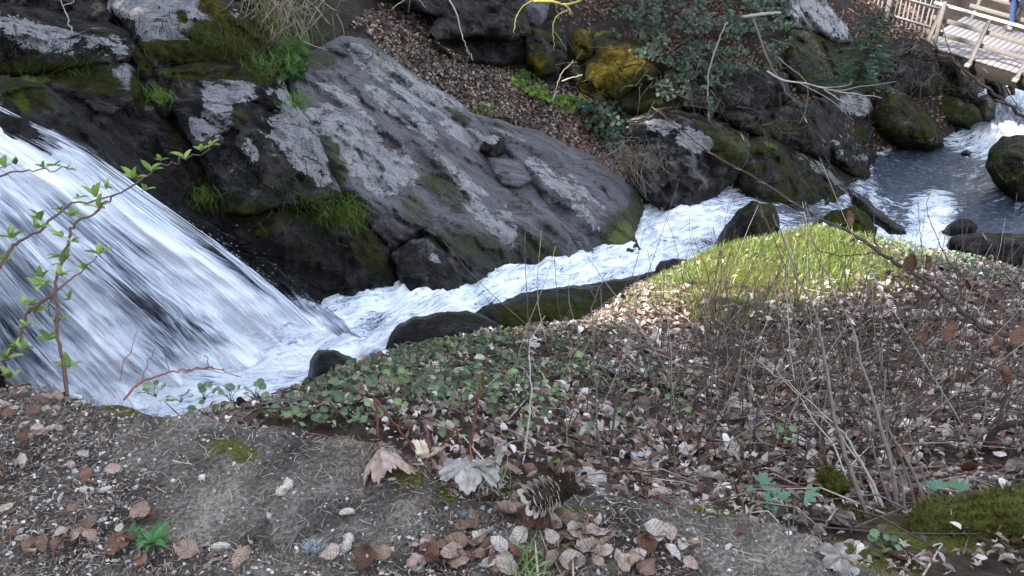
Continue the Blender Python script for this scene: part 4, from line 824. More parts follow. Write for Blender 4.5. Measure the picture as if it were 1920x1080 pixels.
# ivy and brambles on the far cliff
def surf_points(n, poly, jit=.35):
    poly = np.asarray(poly, float); mn, mx = poly.min(0), poly.max(0); u = rng.uniform(mn[0], mx[0], n*4); v = rng.uniform(mn[1], mx[1], n*4); k = inpoly(u, v, poly); u, v = u[k][:n], v[k][:n]
    t = hit(u, v, 9.); return u, v, t
def ivy(name, label, poly, n, col, off, s0_, s1_, thr=-.15):
    u, v, t = surf_points(n, poly); p_ = P(u, v, t - rng.uniform(off[0], off[1], len(u)))
    k = fbm(np.stack([u/40, v/30, 0*u], -1), 3) > thr; p_ = p_[k]; n = len(p_)
    nr = np.tile(np.array([[0, -.75, .65]]), (n, 1)); cc = np.array(col)[rng.integers(0, len(col), n)]*rng.uniform(.6, 1.3, (n, 1))
    V_, F_, C_ = instance(rl, rf, p_, rots(n, .55, nr), rng.uniform(s0_, s1_, (n, 1)), cc)
    return link(name, new_mesh(name, V_, F_, [M['green']], True, {'col': C_}), kind='stuff', label=label, category='ivy')
IV = [[.045, .07, .045], [.06, .09, .06], [.03, .045, .03], [.085, .125, .085], [.10, .09, .065], [.07, .10, .065]]
ivy('ivy', 'dark glossy ivy curtain over the far cliff', [(1150, -30), (1480, -30), (1490, 60), (1460, 120), (1380, 140), (1350, 200), (1330, 210), (1310, 150), (1250, 190), (1215, 150), (1190, 100), (1150, 60)], 11000, IV, (.45, 1.0), .05, .11, -.02)
ivy('ivy', 'ivy and bramble leaves where the leaf slope meets the dark boulder', [(1080, 190), (1150, 190), (1180, 230), (1190, 290), (1160, 300), (1110, 250)], 900, IV, (.1, .5), .07, .13, -.3)
ivy('herb_patch', 'bright green herbs in the sunlit leaf slope', [(930, 130), (980, 130), (1030, 160), (1080, 180), (1140, 200), (1120, 225), (1050, 205), (990, 175)], 900, [[.11, .19, .03], [.16, .24, .04], [.08, .13, .03]], (.05, .2), .05, .11, -.05)
ivy('fern_tuft', 'green tuft in the cleft at the end of the white crusted block', [(525, 85), (560, 70), (575, 100), (560, 140), (535, 135)], 260, [[.05, .10, .03], [.07, .13, .035]], (.5, .8), .08, .16, -1)
# hanging moss and grass tufts on the rock edges
def tuft(name, label, u, v, t, n, h, col, spread, hang=False, w_=.02):
    b_t, b_f = blade(1., .5, w_); c = P(u, v, t); sp_ = rng.normal(0, 1, (n, 3))*np.array([spread, .06, spread*.5])
    Rm = rots(n, .5)
    if hang: Rm = Rm @ np.diag([1., 1., -1.])
    cc = np.array(col)[rng.integers(0, len(col), n)]*rng.uniform(.7, 1.3, (n, 1))
    V_, F_, C_ = instance(b_t, b_f, sp_, Rm, rng.uniform(.5, 1, (n, 1))*h, cc)
    return link(name, new_mesh(name, V_, F_, [M['grass']], True, {'col': C_}), loc=c, label=label, category='tuft', kind='stuff')
GR = [[.10, .18, .025], [.15, .24, .04], [.07, .13, .02]]; DRY = [[.32, .27, .19], [.25, .20, .14], [.12, .15, .05]]; MS = [[.03, .045, .01], [.05, .065, .014], [.02, .03, .008]]
tuft('grass_tuft', 'green grass tuft at the bend of the lichen block cleft', 557, 196, 9.75, 120, .22, GR, .10)
tuft('grass_tuft', 'bright green grass hanging at the lower corner of the lichen block', 645, 388, 9.2, 220, .26, GR, .16, True)
tuft('grass_tuft', 'green grass tuft on the shoulder above the lichen block', 505, 128, 9.8, 120, .2, GR, .14)
tuft('grass_tuft', 'green grass tuft in the narrow cleft', 300, 186, 9.1, 110, .18, GR, .09)
tuft('grass_tuft', 'green tuft beside the mossy overhang above the fall', 385, 360, 8.7, 130, .2, [[.07, .12, .02], [.11, .18, .03]], .12, True)
tuft('grass_tuft', 'dry straw grass hanging over the rock at the top edge', 520, 15, 11.0, 260, .55, DRY, .35, True)
tuft('grass_tuft', 'thin dry roots hanging beside the dark boulder', 1185, 285, 13.7, 160, .8, [[.22, .18, .14], [.14, .11, .08]], .25, True, .008)
tuft('grass_tuft', 'green tuft at the upper edge of the sloping slab', 915, 212, 12.8, 80, .2, GR, .14)
tuft('grass_tuft', 'green tuft in the crack of the sloping slab', 728, 130, 11.3, 80, .16, GR, .14)
for k, (u, v, t, sp_, nm) in enumerate([(110, 128, 9.2, .45, 'dark moss fringe under the flat grey ledge stone'), (390, 95, 10.1, .45, 'dark moss fringe on the face of the white crusted block'), (450, 70, 10.2, .3, 'olive moss fringe below the golden moss shoulder'), (500, 392, 8.9, .5, 'dark moss fringe under the lichen block'), (580, 388, 9.1, .35, 'olive moss fringe under the corner of the lichen block')]):
    tuft('moss_fringe', nm, u, v, t, 420, .2, MS if k != 2 else [[.07, .075, .012], [.05, .06, .012]], sp_, True, .03)

# ------------------------------------------------------------------ footbridge, fence, walker
def wood(name, a, b, c, sc=9):
    return plain(name, [(.25, a), (.5, b), (.8, c)], sc, .75, .004, (1, 8, 8), .5)
M['rail_wood'] = wood('weathered_rail_wood', (.065, .058, .052), (.12, .11, .10), (.18, .168, .155))
M['cap_wood'] = wood('pale_rail_wood', (.34, .32, .30), (.46, .44, .42), (.58, .56, .54))
M['deck_wood'] = wood('pinkish_deck_wood', (.12, .105, .105), (.19, .17, .172), (.25, .228, .23))
M['beam_wood'] = wood('shade_tinted_beam_wood', (.008, .007, .005), (.016, .013, .010), (.03, .024, .018))  # near-black: the shade on the beams is put into the wood colour
M['picket_wood'] = wood('grey_picket_wood', (.11, .10, .092), (.19, .175, .16), (.28, .26, .24))
r1 = P(1755, 4, 22.); r2 = P(1920, 50, 20.9)
bd = r2 - r1; hd = np.array([bd[0], bd[1], 0]); hl = np.linalg.norm(hd); hd /= hl; slope = bd[2]/hl
nd_ = np.array([-hd[1], hd[0], 0])            # across the deck, away from the viewer
RAILH, DW = 1.12, 4.6
br = thing('footbridge', 'weathered wooden footbridge over the rapids, top right corner', 'bridge', r1 - [0, 0, RAILH])
br.rotation_euler = (0, -math.atan(slope), math.atan2(hd[1], hd[0])); 
def bpart(name, x0, x1, y0, y1, z0, z1, m, bev=.008, par=br):
    V_, F_ = boxmesh(x0, x1, y0, y1, z0, z1, bev); return link(name, new_mesh(name, V_, F_, [m], False), par)
x0b, x1b = -.15, 5.6
k = 0; x = x0b
pk_me = None
while x < x1b:
    if pk_me is None:
        V_, F_ = boxmesh(0, .142, -.06, DW + .06, -.045, 0, .005); pk_me = new_mesh('deck_plank', V_, F_, [M['deck_wood']], False)
    o = link('deck_plank', pk_me, br, loc=(x, rng.uniform(-.01, .01), rng.uniform(-.003, .003))); x += .155
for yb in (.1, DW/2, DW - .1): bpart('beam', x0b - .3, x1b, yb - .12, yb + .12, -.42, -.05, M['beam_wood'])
for side, yy in ((-1, 0.), (1, DW)):
    bpart('handrail', x0b - .05, x1b, yy - .085, yy + .085, RAILH - .05, RAILH, M['cap_wood'])
    for zr in (.36, .72): bpart('rail', x0b, x1b, yy - .025 - .03*side*0, yy + .025, zr - .06, zr + .06, M['rail_wood'])
    for xp in (.06, 1.30, 2.54, 3.78, 5.02):
        pz = bpart('post', xp - .05, xp + .05, yy + side*.03, yy + side*.13, -.12, RAILH - .052, M['rail_wood'])
        bpart('outrigger', xp - .07, xp + .07, min(yy - side*.3, yy + side*.32), max(yy - side*.3, yy + side*.32), -.20, -.122, M['picket_wood'], .006, pz)
fa, fb = P(1756, 72, 22.3), P(1590, 22, 23.4)
fn = thing('picket_fence', 'grey picket fence along the path left of the footbridge', 'fence', fa)
fd = fb - fa; fL = math.hypot(fd[0], fd[1]); fn.rotation_euler = (0, 0, math.atan2(fd[1], fd[0])); fsl = fd[2]/fL
V_, F_ = boxmesh(-.032, .032, -.012, .012, 0, .95, .004); V_[V_[:, 2] > .9, 0] *= .35
pme = new_mesh('picket', V_, F_, [M['picket_wood']], False)
xx = .12
while xx < fL:
    link('picket', pme, fn, loc=(xx, -.02, xx*fsl + .05 + rng.uniform(-.02, .02)), rot=(0, rng.normal(0, .02), 0)); xx += .125
for zr in (.25, .78):
    V_, F_ = tube([(0, .03, zr), (fL, .03, zr + fL*fsl)], .035, 4); link('fence_rail', new_mesh('fence_rail', V_, F_, [M['picket_wood']], False), fn)
for xp in np.arange(0, fL, 1.4):
    V_, F_ = boxmesh(xp - .05, xp + .05, .06, .16, xp*fsl - .3, xp*fsl + 1.0, .008); link('fence_post', new_mesh('fence_post', V_, F_, [M['rail_wood']], False), fn)
# walker on the bridge (only the legs are in the picture)
br_m = Matrix.Translation(Vector(br.location)) @ Euler(br.rotation_euler).to_matrix().to_4x4()
_inv = br_m.inverted(); _o = _inv @ Vector((0, 0, CAMZ)); _d = _inv.to_3x3() @ Vector(ray(1889, 56)); wx = br_m @ (_o + _d*(-_o.z/_d.z))
person = thing('person', 'walker in blue jeans and red top on the footbridge at the picture edge', 'person', wx, rot=(0, 0, R(25)))
def skin_body(name, verts, edges, radii, m, par):
    me = bpy.data.meshes.new(name); me.from_pydata(verts, edges, []); o = link(name, me, par); me.materials.append(m)
    md = o.modifiers.new('skin', 'SKIN'); 
    for i, r_ in enumerate(radii): me.skin_vertices[0].data[i].radius = (r_[0], r_[1]) if isinstance(r_, tuple) else (r_, r_)
    me.skin_vertices[0].data[0].use_root = True
    o.modifiers.new('sub', 'SUBSURF').levels = 2; o.modifiers['sub'].render_levels = 2
    return o
M['jeans'] = plain('blue_jeans', [(.3, (.018, .03, .085)), (.7, (.04, .06, .15))], 30, .85, .003)
M['red'] = plain('red_top', [(.3, (.30, .02, .05)), (.7, (.42, .04, .08))], 20, .85, .003)
M['skin'] = plain('skin', [(.3, (.45, .27, .2)), (.7, (.52, .33, .25))], 20, .6, .001)
M['shoe'] = plain('shoe', [(.3, (.03, .03, .03)), (.7, (.07, .06, .06))], 20, .6, .001)
M['hair'] = plain('hair', [(.3, (.03, .02, .012)), (.7, (.07, .045, .03))], 40, .6, .004)
skin_body('body', [(0, 0, .95), (.09, 0, .88), (.11, .06, .5), (.11, -.02, .1), (.11, .14, .04), (-.09, 0, .88), (-.11, -.08, .5), (-.11, -.2, .1), (-.11, -.05, .04), (0, 0, 1.2), (0, 0, 1.42), (0, .01, 1.52), (0, .03, 1.64), (0, .03, 1.74), (.19, 0, 1.40), (.25, -.02, 1.12), (.24, .12, .9), (.24, .16, .82), (-.19, 0, 1.40), (-.25, -.02, 1.12), (-.24, .1, .9), (-.24, .14, .82)],
    [(0, 1), (1, 2), (2, 3), (3, 4), (0, 5), (5, 6), (6, 7), (7, 8), (0, 9), (9, 10), (10, 11), (11, 12), (12, 13), (10, 14), (14, 15), (15, 16), (16, 17), (10, 18), (18, 19), (19, 20), (20, 21)],
    [(.15, .11), .085, .062, .042, .04, .085, .062, .042, .04, (.15, .11), (.15, .1), .055, (.075, .095), .075, .06, .045, .035, .035, .06, .045, .035, .035], M['skin'], person)
skin_body('jeans', [(0, 0, .97), (.09, 0, .87), (.11, .06, .5), (.11, -.02, .09), (-.09, 0, .87), (-.11, -.08, .5), (-.11, -.2, .1)], [(0, 1), (1, 2), (2, 3), (0, 4), (4, 5), (5, 6)], [(.175, .13), .105, .082, .075, .105, .082, .075], M['jeans'], person)
skin_body('red_top', [(0, 0, 1.0), (0, 0, 1.2), (0, 0, 1.42), (.2, 0, 1.41), (.26, -.02, 1.12), (.25, .1, .92), (-.2, 0, 1.41), (-.26, -.02, 1.12), (-.25, .08, .92)], [(0, 1), (1, 2), (2, 3), (3, 4), (4, 5), (2, 6), (6, 7), (7, 8)], [(.18, .14), (.175, .135), (.17, .12), .075, .06, .05, .075, .06, .05], M['red'], person)
skin_body('hair', [(0, 0, 1.66), (0, .0, 1.78)], [(0, 1)], [(.085, .1), (.085, .1)], M['hair'], person)
for sx_, yy in ((.11, .06), (-.11, -.12)):
    V_, F_ = boxmesh(sx_ - .045, sx_ + .045, yy - .12, yy + .15, 0, .09, .025); link('shoe', new_mesh('shoe', V_, F_, [M['shoe']]), person)

# ------------------------------------------------------------------ woody plants, built stem by stem
BK = {'elder': np.array([.11, .07, .055]), 'beech': np.array([.05, .04, .037]), 'pale': np.array([.34, .30, .265]), 'grey': np.array([.135, .112, .098]), 'red': np.array([.15, .065, .045]), 'brown': np.array([.13, .09, .07])}
def stem(parent, origin, pix, r0, r1, col, name='stem', sides=6, kink=.004, nn=None):
    """pix: (u, v, t) triples"""
    q = spline([P(u, v, t) for u, v, t in pix], nn or max(5, 4*len(pix)))
    q = q + rng.normal(0, 1, q.shape)*kink*np.linspace(0, 1, len(q))[:, None]
    V_, F_ = tube(q - origin, np.linspace(r0, r1, len(q))*(1 + .12*rng.normal(0, 1, len(q)).clip(-1.5, 1.5)), sides)
    return link(name, new_mesh(name, V_, F_, [M['twig']], True, {'col': np.tile(col, (len(V_), 1))*rng.uniform(.8, 1.2)}), parent), q
def px(L, t0, t1):
    n = len(L); return [(u, v, t0 + (t1 - t0)*i/(n - 1)) for i, (u, v) in enumerate(L)]
# leafy sapling on the left
el0 = P(122, 712, 1.72); el = thing('elder_sapling', 'leafy young elder sapling in front of the waterfall', 'sapling', el0)
stems = [([(126, 742), (123, 716), (120, 690), (115, 660), (107, 620), (108, 573), (103, 547), (110, 510), (122, 473), (133, 437), (143, 417), (182, 397), (193, 383), (220, 363), (267, 337), (307, 312), (340, 303), (377, 287), (402, 266)], .0046, .0014),
         ([(103, 555), (93, 557), (70, 572), (53, 587), (43, 607), (30, 650), (10, 683), (14, 735)], .004, .003),
         ([(-40, 560), (0, 500), (20, 467), (30, 457), (67, 437), (110, 402), (143, 380), (187, 375), (217, 370)], .0042, .0016),
         ([(-60, 340), (0, 330), (20, 323), (67, 318), (117, 323)], .003, .0014), ([(106, 546), (133, 523), (167, 497), (185, 478)], .0026, .001), ([(100, 556), (91, 580), (98, 598)], .0014, .0007)]
for L_, a, b in stems: stem(el, el0, px(L_, 1.70 if L_[0][1] > 700 else 1.78, 1.9), a, b, BK['elder'])
lv, lf_ = leaf_template(.2, .08, .05, -.12, 4)
lme = [new_mesh('elder_leaf', lv*np.array([1, 1, 1]) + [0, .5, 0], lf_, [M['green']], True, {'col': np.tile(c, (len(lv), 1))}) for c in ([.22, .32, .07], [.16, .26, .06], [.28, .38, .11], [.12, .2, .05])]
CL = [(10, 310), (30, 303), (82, 310), (103, 305), (127, 312), (252, 330), (283, 317), (302, 296), (347, 292), (377, 278), (395, 268), (200, 348), (273, 352), (147, 366), (180, 364), (113, 388), (133, 400), (185, 385), (77, 408), (72, 423), (22, 441), (117, 440), (133, 447), (123, 476), (117, 490), (78, 516), (73, 530), (90, 527), (115, 512), (160, 500), (187, 472), (130, 557), (53, 567), (47, 607), (108, 600), (33, 643), (90, 633), (13, 667), (130, 683), (20, 703), (45, 650), (64, 582), (12, 485)]
for (u, v) in CL:
    c = P(u, v + 6, 1.8 + rng.uniform(-.03, .05)); big_ = rng.uniform(.7, 1.15)
    for j in range(rng.integers(4, 7)):
        d = Vector((rng.normal(0, 1), rng.normal(0, .7), rng.uniform(.15, 1.3))).normalized(); ro = d.to_track_quat('Y', 'Z').to_euler()
        link('leaf', lme[rng.integers(0, 4)], el, loc=c - el0, rot=ro, scale=float(big_*rng.uniform(.022, .04)))
# arching bare twig
a0 = P(232, 748, 1.62); tw = thing('bare_twig', 'arching thin bare twig at the ledge edge before the falling water', 'twig', a0)
for L_, a, b in [([(232, 750), (245, 735), (262, 718), (290, 706), (320, 697), (350, 694), (370, 690), (392, 688), (420, 694), (450, 709)], .003, .001), ([(265, 718), (275, 690), (290, 655)], .0013, .0007), ([(225, 712), (232, 680), (250, 650), (257, 612)], .0012, .0006), ([(392, 690), (388, 678), (389, 668)], .001, .0006), ([(318, 697), (312, 672), (310, 650)], .0009, .0005)]:
    stem(tw, a0, px(L_, 1.62, 1.72), a, b, BK['red'])
# long beech branches from the right
def beech_leaf_mesh(seed, fold, curl):
    r_ = np.random.default_rng(seed); ns_, nw_ = 9, 7; V = []; 
    for i, a in enumerate(np.linspace(0, 1, ns_)):
        wv = .33*max(math.sin(math.pi*a**.82), 0)**.75
        for j, b in enumerate(np.linspace(-1, 1, nw_)):
            edge_ = 1 + .05*math.sin(a*38 + j)*abs(b)
            V.append([b*wv*edge_, a - .5 + .06*abs(b)*(.5 - a), fold*b*b + curl*math.sin(a*2.6 + .5) + .035*math.sin(a*34 - abs(b)*6)*abs(b) + r_.normal(0, .008) + .10*math.sin(b*2.2 + seed)*a])
    V = np.array(V); ii_ = np.arange(ns_*nw_).reshape(ns_, nw_)
    Fq = np.stack([ii_[:-1, :-1], ii_[:-1, 1:], ii_[1:, 1:], ii_[1:, :-1]], -1).reshape(-1, 4)
    aa_ = np.repeat(np.linspace(0, 1, ns_), nw_); bb_ = np.tile(np.linspace(-1, 1, nw_), ns_)
    return V, Fq, np.stack([aa_, bb_, 0*aa_], -1)
def dead_leaf_material(name, stops):
    m, nt, b = mat(name); L = nt.links
    oi = N(nt, 'ShaderNodeObjectInfo').outputs['Random']; c = ramp(nt, oi, stops)
    uvn = sep(nt, attr(nt, 'leafuv')); 
    ab = math_n(nt, 'ABSOLUTE', uvn[1]); ph = math_n(nt, 'SUBTRACT', math_n(nt, 'MULTIPLY', uvn[0], 44.), math_n(nt, 'MULTIPLY', ab, 9.))
    ve = math_n(nt, 'POWER', math_n(nt, 'ABSOLUTE', math_n(nt, 'SINE', math_n(nt, 'MULTIPLY', ph, .5))), 14.)
    ve = math_n(nt, 'MAXIMUM', ve, mapr(nt, ab, .10, .03))
    n = noise_n(nt, 3.5, 5, .6, objco(nt)); c = mix(nt, math_n(nt, 'MULTIPLY', ve, .35), c, (.12, .075, .055))
    c2 = N(nt, 'ShaderNodeMix', data_type='RGBA', blend_type='MULTIPLY'); c2.inputs[0].default_value = .8; L.new(c, c2.inputs[6]); L.new(ramp(nt, n, [(.3, (.5, .45, .42)), (.55, (1, 1, 1)), (.8, (1.15, 1.12, 1.1))]), c2.inputs[7])
    L.new(c2.outputs[2], b.inputs['Base Color']); b.inputs['Roughness'].default_value = .6; b.inputs['Specular IOR Level'].default_value = .2
    bump(nt, b, ve, .4, .02); return m
M['beech_leaf'] = dead_leaf_material('dead_beech_leaf', [(0, (.15, .09, .062)), (.25, (.25, .165, .12)), (.5, (.32, .235, .185)), (.75, (.42, .34, .285)), (1, (.20, .12, .085))])
M['brown_leaf'] = dead_leaf_material('russet_leaf', [(0, (.09, .042, .028)), (.5, (.15, .075, .05)), (1, (.21, .115, .08))])
M['pale_leaf'] = dead_leaf_material('bleached_leaf', [(0, (.32, .27, .235)), (.5, (.42, .37, .33)), (1, (.52, .47, .43))])
BL = []
for k, (fo_, cu_) in enumerate([(.05, .05), (.16, .10), (-.10, .08), (.24, .02), (-.05, .16), (.12, -.08)]):
    V_, F_, A_ = beech_leaf_mesh(k, fo_, cu_); BL.append([new_mesh('fallen_leaf_shape', V_, F_, [M[mk]], True, {'leafuv': A_}) for mk in ('beech_leaf', 'brown_leaf', 'pale_leaf')])
def branch(name, label, stems_, leaves=(), bt=2.3):
    o0 = P(*stems_[0][0][-1], stems_[0][4]); b_ = thing(name, label, 'branch', o0); qs = []
    for i, (L_, ra, rb, t0, t1) in enumerate(stems_):
        o_, q = stem(b_, o0, px(L_, t0, t1), ra, rb, BK['beech'], 'branch_stem' if i == 0 else 'twig'); qs.append(q)
        tip_ = q[0] if ra < rb else q[-1]; pr = q[1] if ra < rb else q[-2]; d = (tip_ - pr)/np.linalg.norm(tip_ - pr)
        V_, F_ = tube([tip_ - d*.002, tip_ + d*.007, tip_ + d*.016, tip_ + d*.024], [min(ra, rb), .0022, .0018, .0002], 6)
        link('bud', new_mesh('bud', V_ - o0, F_, [M['twig']], True, {'col': np.tile([.34, .19, .12], (len(V_), 1))}), o_)
    for (u, v, t, s, rx_, rz_) in leaves:
        link('withered_leaf', BL[rng.integers(0, 6)][1], b_, loc=P(u, v, t) - o0, rot=(R(rx_), R(rng.uniform(-25, 25)), R(rz_)), scale=s)
    # short spur buds along the main stem
    for q in qs[:1]:
        for i in range(3, len(q) - 2, 4):
            d = (q[i + 1] - q[i]); d /= np.linalg.norm(d); sd2 = np.cross(d, [0, .3, 1]); sd2 /= np.linalg.norm(sd2); sd2 = (sd2*(1 if i % 8 else -1) - d*.7); sd2 /= np.linalg.norm(sd2)
            V_, F_ = tube([q[i], q[i] + sd2*.018, q[i] + sd2*.032, q[i] + sd2*.044], [.0013, .0022, .0016, .0002], 5)
            link('bud', new_mesh('bud', V_ - o0, F_, [M['twig']], True, {'col': np.tile([.14, .085, .065], (len(V_), 1))}), b_)
    return b_
branch('beech_branch', 'long dark budded beech branch slanting across the mound to the right edge', [
    ([(1232, 208), (1280, 245), (1313, 273), (1357, 302), (1417, 333), (1457, 360), (1520, 402), (1563, 423), (1613, 447), (1657, 477), (1697, 503), (1747, 537), (1780, 563), (1813, 590), (1863, 620), (1940, 645), (2060, 690)], .0016, .0085, 2.5, 2.1),
    ([(1386, 375), (1410, 372), (1440, 380), (1480, 385), (1515, 395)], .001, .002, 2.4, 2.42), ([(1523, 455), (1540, 470), (1580, 480), (1630, 475), (1660, 478)], .001, .002, 2.3, 2.36),
    ([(1563, 597), (1613, 593), (1670, 600), (1717, 598), (1780, 598), (1827, 607), (1875, 622)], .001, .0028, 2.1, 2.22), ([(1613, 592), (1663, 607), (1713, 633), (1780, 667), (1847, 683), (1930, 712)], .001, .003, 2.0, 1.95),
    ([(1513, 230), (1537, 277), (1563, 317), (1590, 360), (1607, 397), (1630, 437), (1645, 462)], .001, .002, 2.5, 2.38), ([(1742, 368), (1737, 387), (1747, 423), (1767, 467), (1790, 510), (1807, 560), (1815, 590)], .0009, .002, 2.3, 2.22),
    ([(1395, 263), (1405, 285), (1413, 307), (1417, 333)], .0008, .0014, 2.46, 2.44), ([(1722, 390), (1725, 440), (1728, 480), (1732, 530)], .0008, .0016, 2.25, 2.26), ([(1850, 450), (1880, 500), (1930, 560)], .0009, .002, 2.1, 2.1), ([(1900, 560), (1860, 530), (1830, 522)], .0016, .0008, 2.1, 2.15)],
    [(1593, 410, 2.34, .05, 70, 40), (1712, 497, 2.24, .062, 60, -60), (1735, 492, 2.25, .045, 80, 30), (1817, 532, 2.2, .055, 65, 100), (1777, 620, 2.1, .06, 75, 10), (1735, 628, 2.1, .045, 80, -50), (1868, 633, 2.1, .055, 60, 60), (1905, 627, 2.05, .055, 70, -20), (1860, 662, 2.05, .04, 60, 120), (1648, 465, 2.3, .03, 40, 20), (1880, 705, 1.95, .05, 75, 80)])
branch('beech_branch', 'dark forked beech branch with pale buds before the footbridge', [
    ([(1601, 22), (1624, 36), (1672, 53), (1702, 60), (1723, 69), (1747, 86), (1766, 99), (1794, 120), (1822, 144), (1851, 167), (1882, 189), (1940, 228), (2040, 290)], .0012, .0055, 2.4, 2.2),
    ([(1640, -20), (1654, 0), (1680, 32), (1702, 58)], .001, .0022, 2.38, 2.37), ([(1723, 75), (1740, 94), (1768, 107)], .001, .002, 2.36, 2.34), ([(1769, 58), (1776, 84), (1785, 105), (1796, 120)], .001, .0018, 2.3, 2.32),
    ([(1809, 142), (1822, 161), (1841, 174), (1886, 197), (1940, 230)], .001, .002, 2.28, 2.24), ([(1852, 137), (1865, 150), (1873, 163), (1875, 178), (1884, 190)], .001, .0018, 2.26, 2.25), ([(1895, 178), (1908, 200), (1925, 222)], .001, .002, 2.2, 2.2)])
# stool of thin upright stems on the right
def shrub(name, label, cat, base, L, col, t0f=None):
    o0 = P(*base); s_ = thing(name, label, cat, o0)
    for L_, ra, rb, t0, t1, cc in L: stem(s_, o0, px(L_, t0, t1), ra, rb, BK[cc], 'stem', 6, .003)
    return s_
shrub('hazel_stool', 'clump of thin bare upright stems rising from the mossy log', 'shrub', (1660, 990, 1.66), [
    ([(1643, 1003), (1613, 933), (1587, 860), (1563, 780), (1553, 720), (1543, 660), (1530, 593), (1497, 527), (1470, 453), (1447, 400)], .006, .0014, 1.66, 2.0, 'grey'),
    ([(1663, 970), (1633, 900), (1600, 843), (1580, 810), (1530, 765), (1480, 720), (1400, 660)], .004, .001, 1.7, 2.1, 'pale'), ([(1683, 960), (1673, 880), (1650, 797), (1633, 730), (1613, 677), (1600, 620), (1563, 547), (1537, 487), (1523, 443), (1510, 377)], .005, .0012, 1.7, 2.05, 'grey'),
    ([(1747, 1040), (1730, 933), (1703, 867), (1670, 813), (1613, 737), (1560, 690)], .005, .0012, 1.62, 2.0, 'grey'), ([(1590, 905), (1563, 837), (1530, 793), (1493, 740), (1450, 690)], .0028, .001, 1.9, 2.3, 'pale'), ([(1720, 1000), (1712, 930), (1690, 860), (1660, 780), (1640, 730)], .0035, .001, 1.66, 1.95, 'brown'),
    ([(1740, 1030), (1745, 960), (1735, 900), (1700, 800), (1690, 740)], .003, .001, 1.64, 1.9, 'grey'), ([(1690, 970), (1660, 920), (1640, 850), (1620, 790), (1600, 740)], .003, .001, 1.7, 2.0, 'brown'), ([(1655, 985), (1640, 930), (1620, 880), (1560, 800), (1500, 760)], .003, .001, 1.7, 2.05, 'pale'), ([(1700, 990), (1690, 900), (1665, 830), (1655, 700), (1650, 640)], .0028, .001, 1.66, 2., 'grey')], None)
sap = [('thin forked sapling stem in front of the dark green slab', [([(1133, 907), (1120, 800), (1117, 720), (1113, 687), (1110, 593), (1117, 553), (1137, 510)], .0036, .0009, 2.0, 2.25, 'grey'), ([(1115, 558), (1108, 545), (1103, 533)], .001, .0007, 2.22, 2.24, 'grey')]),
       ('straight dark sapling stem close to the forked one', [([(1140, 907), (1150, 787), (1163, 720), (1170, 620)], .0036, .001, 2.0, 2.25, 'beech')]),
       ('slim pale stem rising behind the spruce cone', [([(975, 907), (985, 840), (993, 777), (996, 720), (993, 653), (1005, 620), (1023, 593)], .0028, .0008, 1.9, 2.3, 'pale')]),
       ('dark upright stem behind the curled brown leaf', [([(1270, 915), (1262, 820), (1257, 720), (1262, 640)], .003, .001, 2.05, 2.4, 'brown')]),
       ('fine upright stem between cone stem and forked sapling', [([(1063, 863), (1062, 790), (1060, 720), (1068, 650)], .002, .0007, 2.1, 2.4, 'grey')]),
       ('slanting dark stem with green buds over the leaf litter', [([(1432, 935), (1400, 870), (1380, 820), (1345, 770), (1330, 740), (1320, 690)], .003, .001, 2.05, 2.4, 'beech')]),
       ('short dark slanting stick in the litter', [([(1484, 906), (1508, 860), (1520, 820), (1533, 805)], .004, .0016, 2.05, 2.2, 'beech')]),
       ('tall thin stem at the mound with curved tip', [([(1360, 760), (1365, 690), (1358, 610), (1350, 560)], .0024, .0008, 3.2, 3.6, 'grey')]),
       ('thin pale stem in front of the mound', [([(1490, 720), (1480, 640), (1475, 560), (1480, 480), (1470, 440)], .0022, .0007, 2.9, 3.2, 'pale')])]
for lb, L in sap:
    u, v = L[0][0][0]; shrub('sapling_stem', lb, 'sapling', (u, v, L[0][3]), L, None)
# many more bare shoots on the slope, one plant each
G_SH = 'bare shoots standing in the leaf litter'
for k in range(290):
    if k < 200: u, v = rng.uniform(1250, 1900), rng.uniform(560, 900)
    else: u, v = rng.uniform(960, 1900), rng.uniform(640, 880)
    t = hit1(u, v); 
    if t > 7: continue
    b_ = P(u, v, t); hgt = rng.uniform(.2, .75); ln_ = rng.normal(0, .22, 2)
    q = np.array([b_ + np.array([ln_[0]*s*hgt*1.3 + .02*math.sin(5*s + k), ln_[1]*s*hgt, s*hgt]) for s in np.linspace(0, 1, 6)])
    V_, F_ = tube(q - b_, np.linspace(.0021, .0006, 6)*t/2.6, 5); c = BK[['pale', 'grey', 'brown', 'brown', 'grey'][rng.integers(0, 5)]]
    o = link('bare_shoot', new_mesh('bare_shoot', V_, F_, [M['twig']], True, {'col': np.tile(c, (len(V_), 1))}), loc=b_, label='thin bare shoot standing upright in the leaf litter', category='shoot', group=G_SH)
# twigs lying in the litter
A = Acc()
pts = sample(4200, -1.2, 6, 1.1, 6.8, lambda u, v, t, p_: (yrel(p_) > .08)*(1 - .8*blobs(u, v, [(1430, 480, 230, 60, -8, 1)], .4))*(.25 + .75*blobs(u, v, [(1400, 690, 330, 90, 0, 1), (1650, 780, 250, 140, 0, .9)], .6)), 1.2)
tvt = rng.normal(0, 1, (len(pts), 3))
for p_, d in zip(pts, tvt):
    L_ = rng.uniform(.06, .34); an = rng.uniform(0, 6.28); dr = np.array([math.cos(an), math.sin(an), 0])*L_; e_ = p_ + dr; e_[2] = hz(e_[0:1], e_[1:2])[0] + rng.uniform(.0, .07); m_ = (p_ + e_)/2 + d*.05*L_ + [0, 0, rng.uniform(.0, .04)]
    V_, F_ = tube([p_ + [0, 0, .012], m_, e_], [rng.uniform(.0016, .0036), .002, .0008], 4, False)
    A.add(V_, F_, BK[['pale', 'grey', 'grey', 'brown', 'red', 'beech'][rng.integers(0, 6)]]*rng.uniform(.7, 1.3))
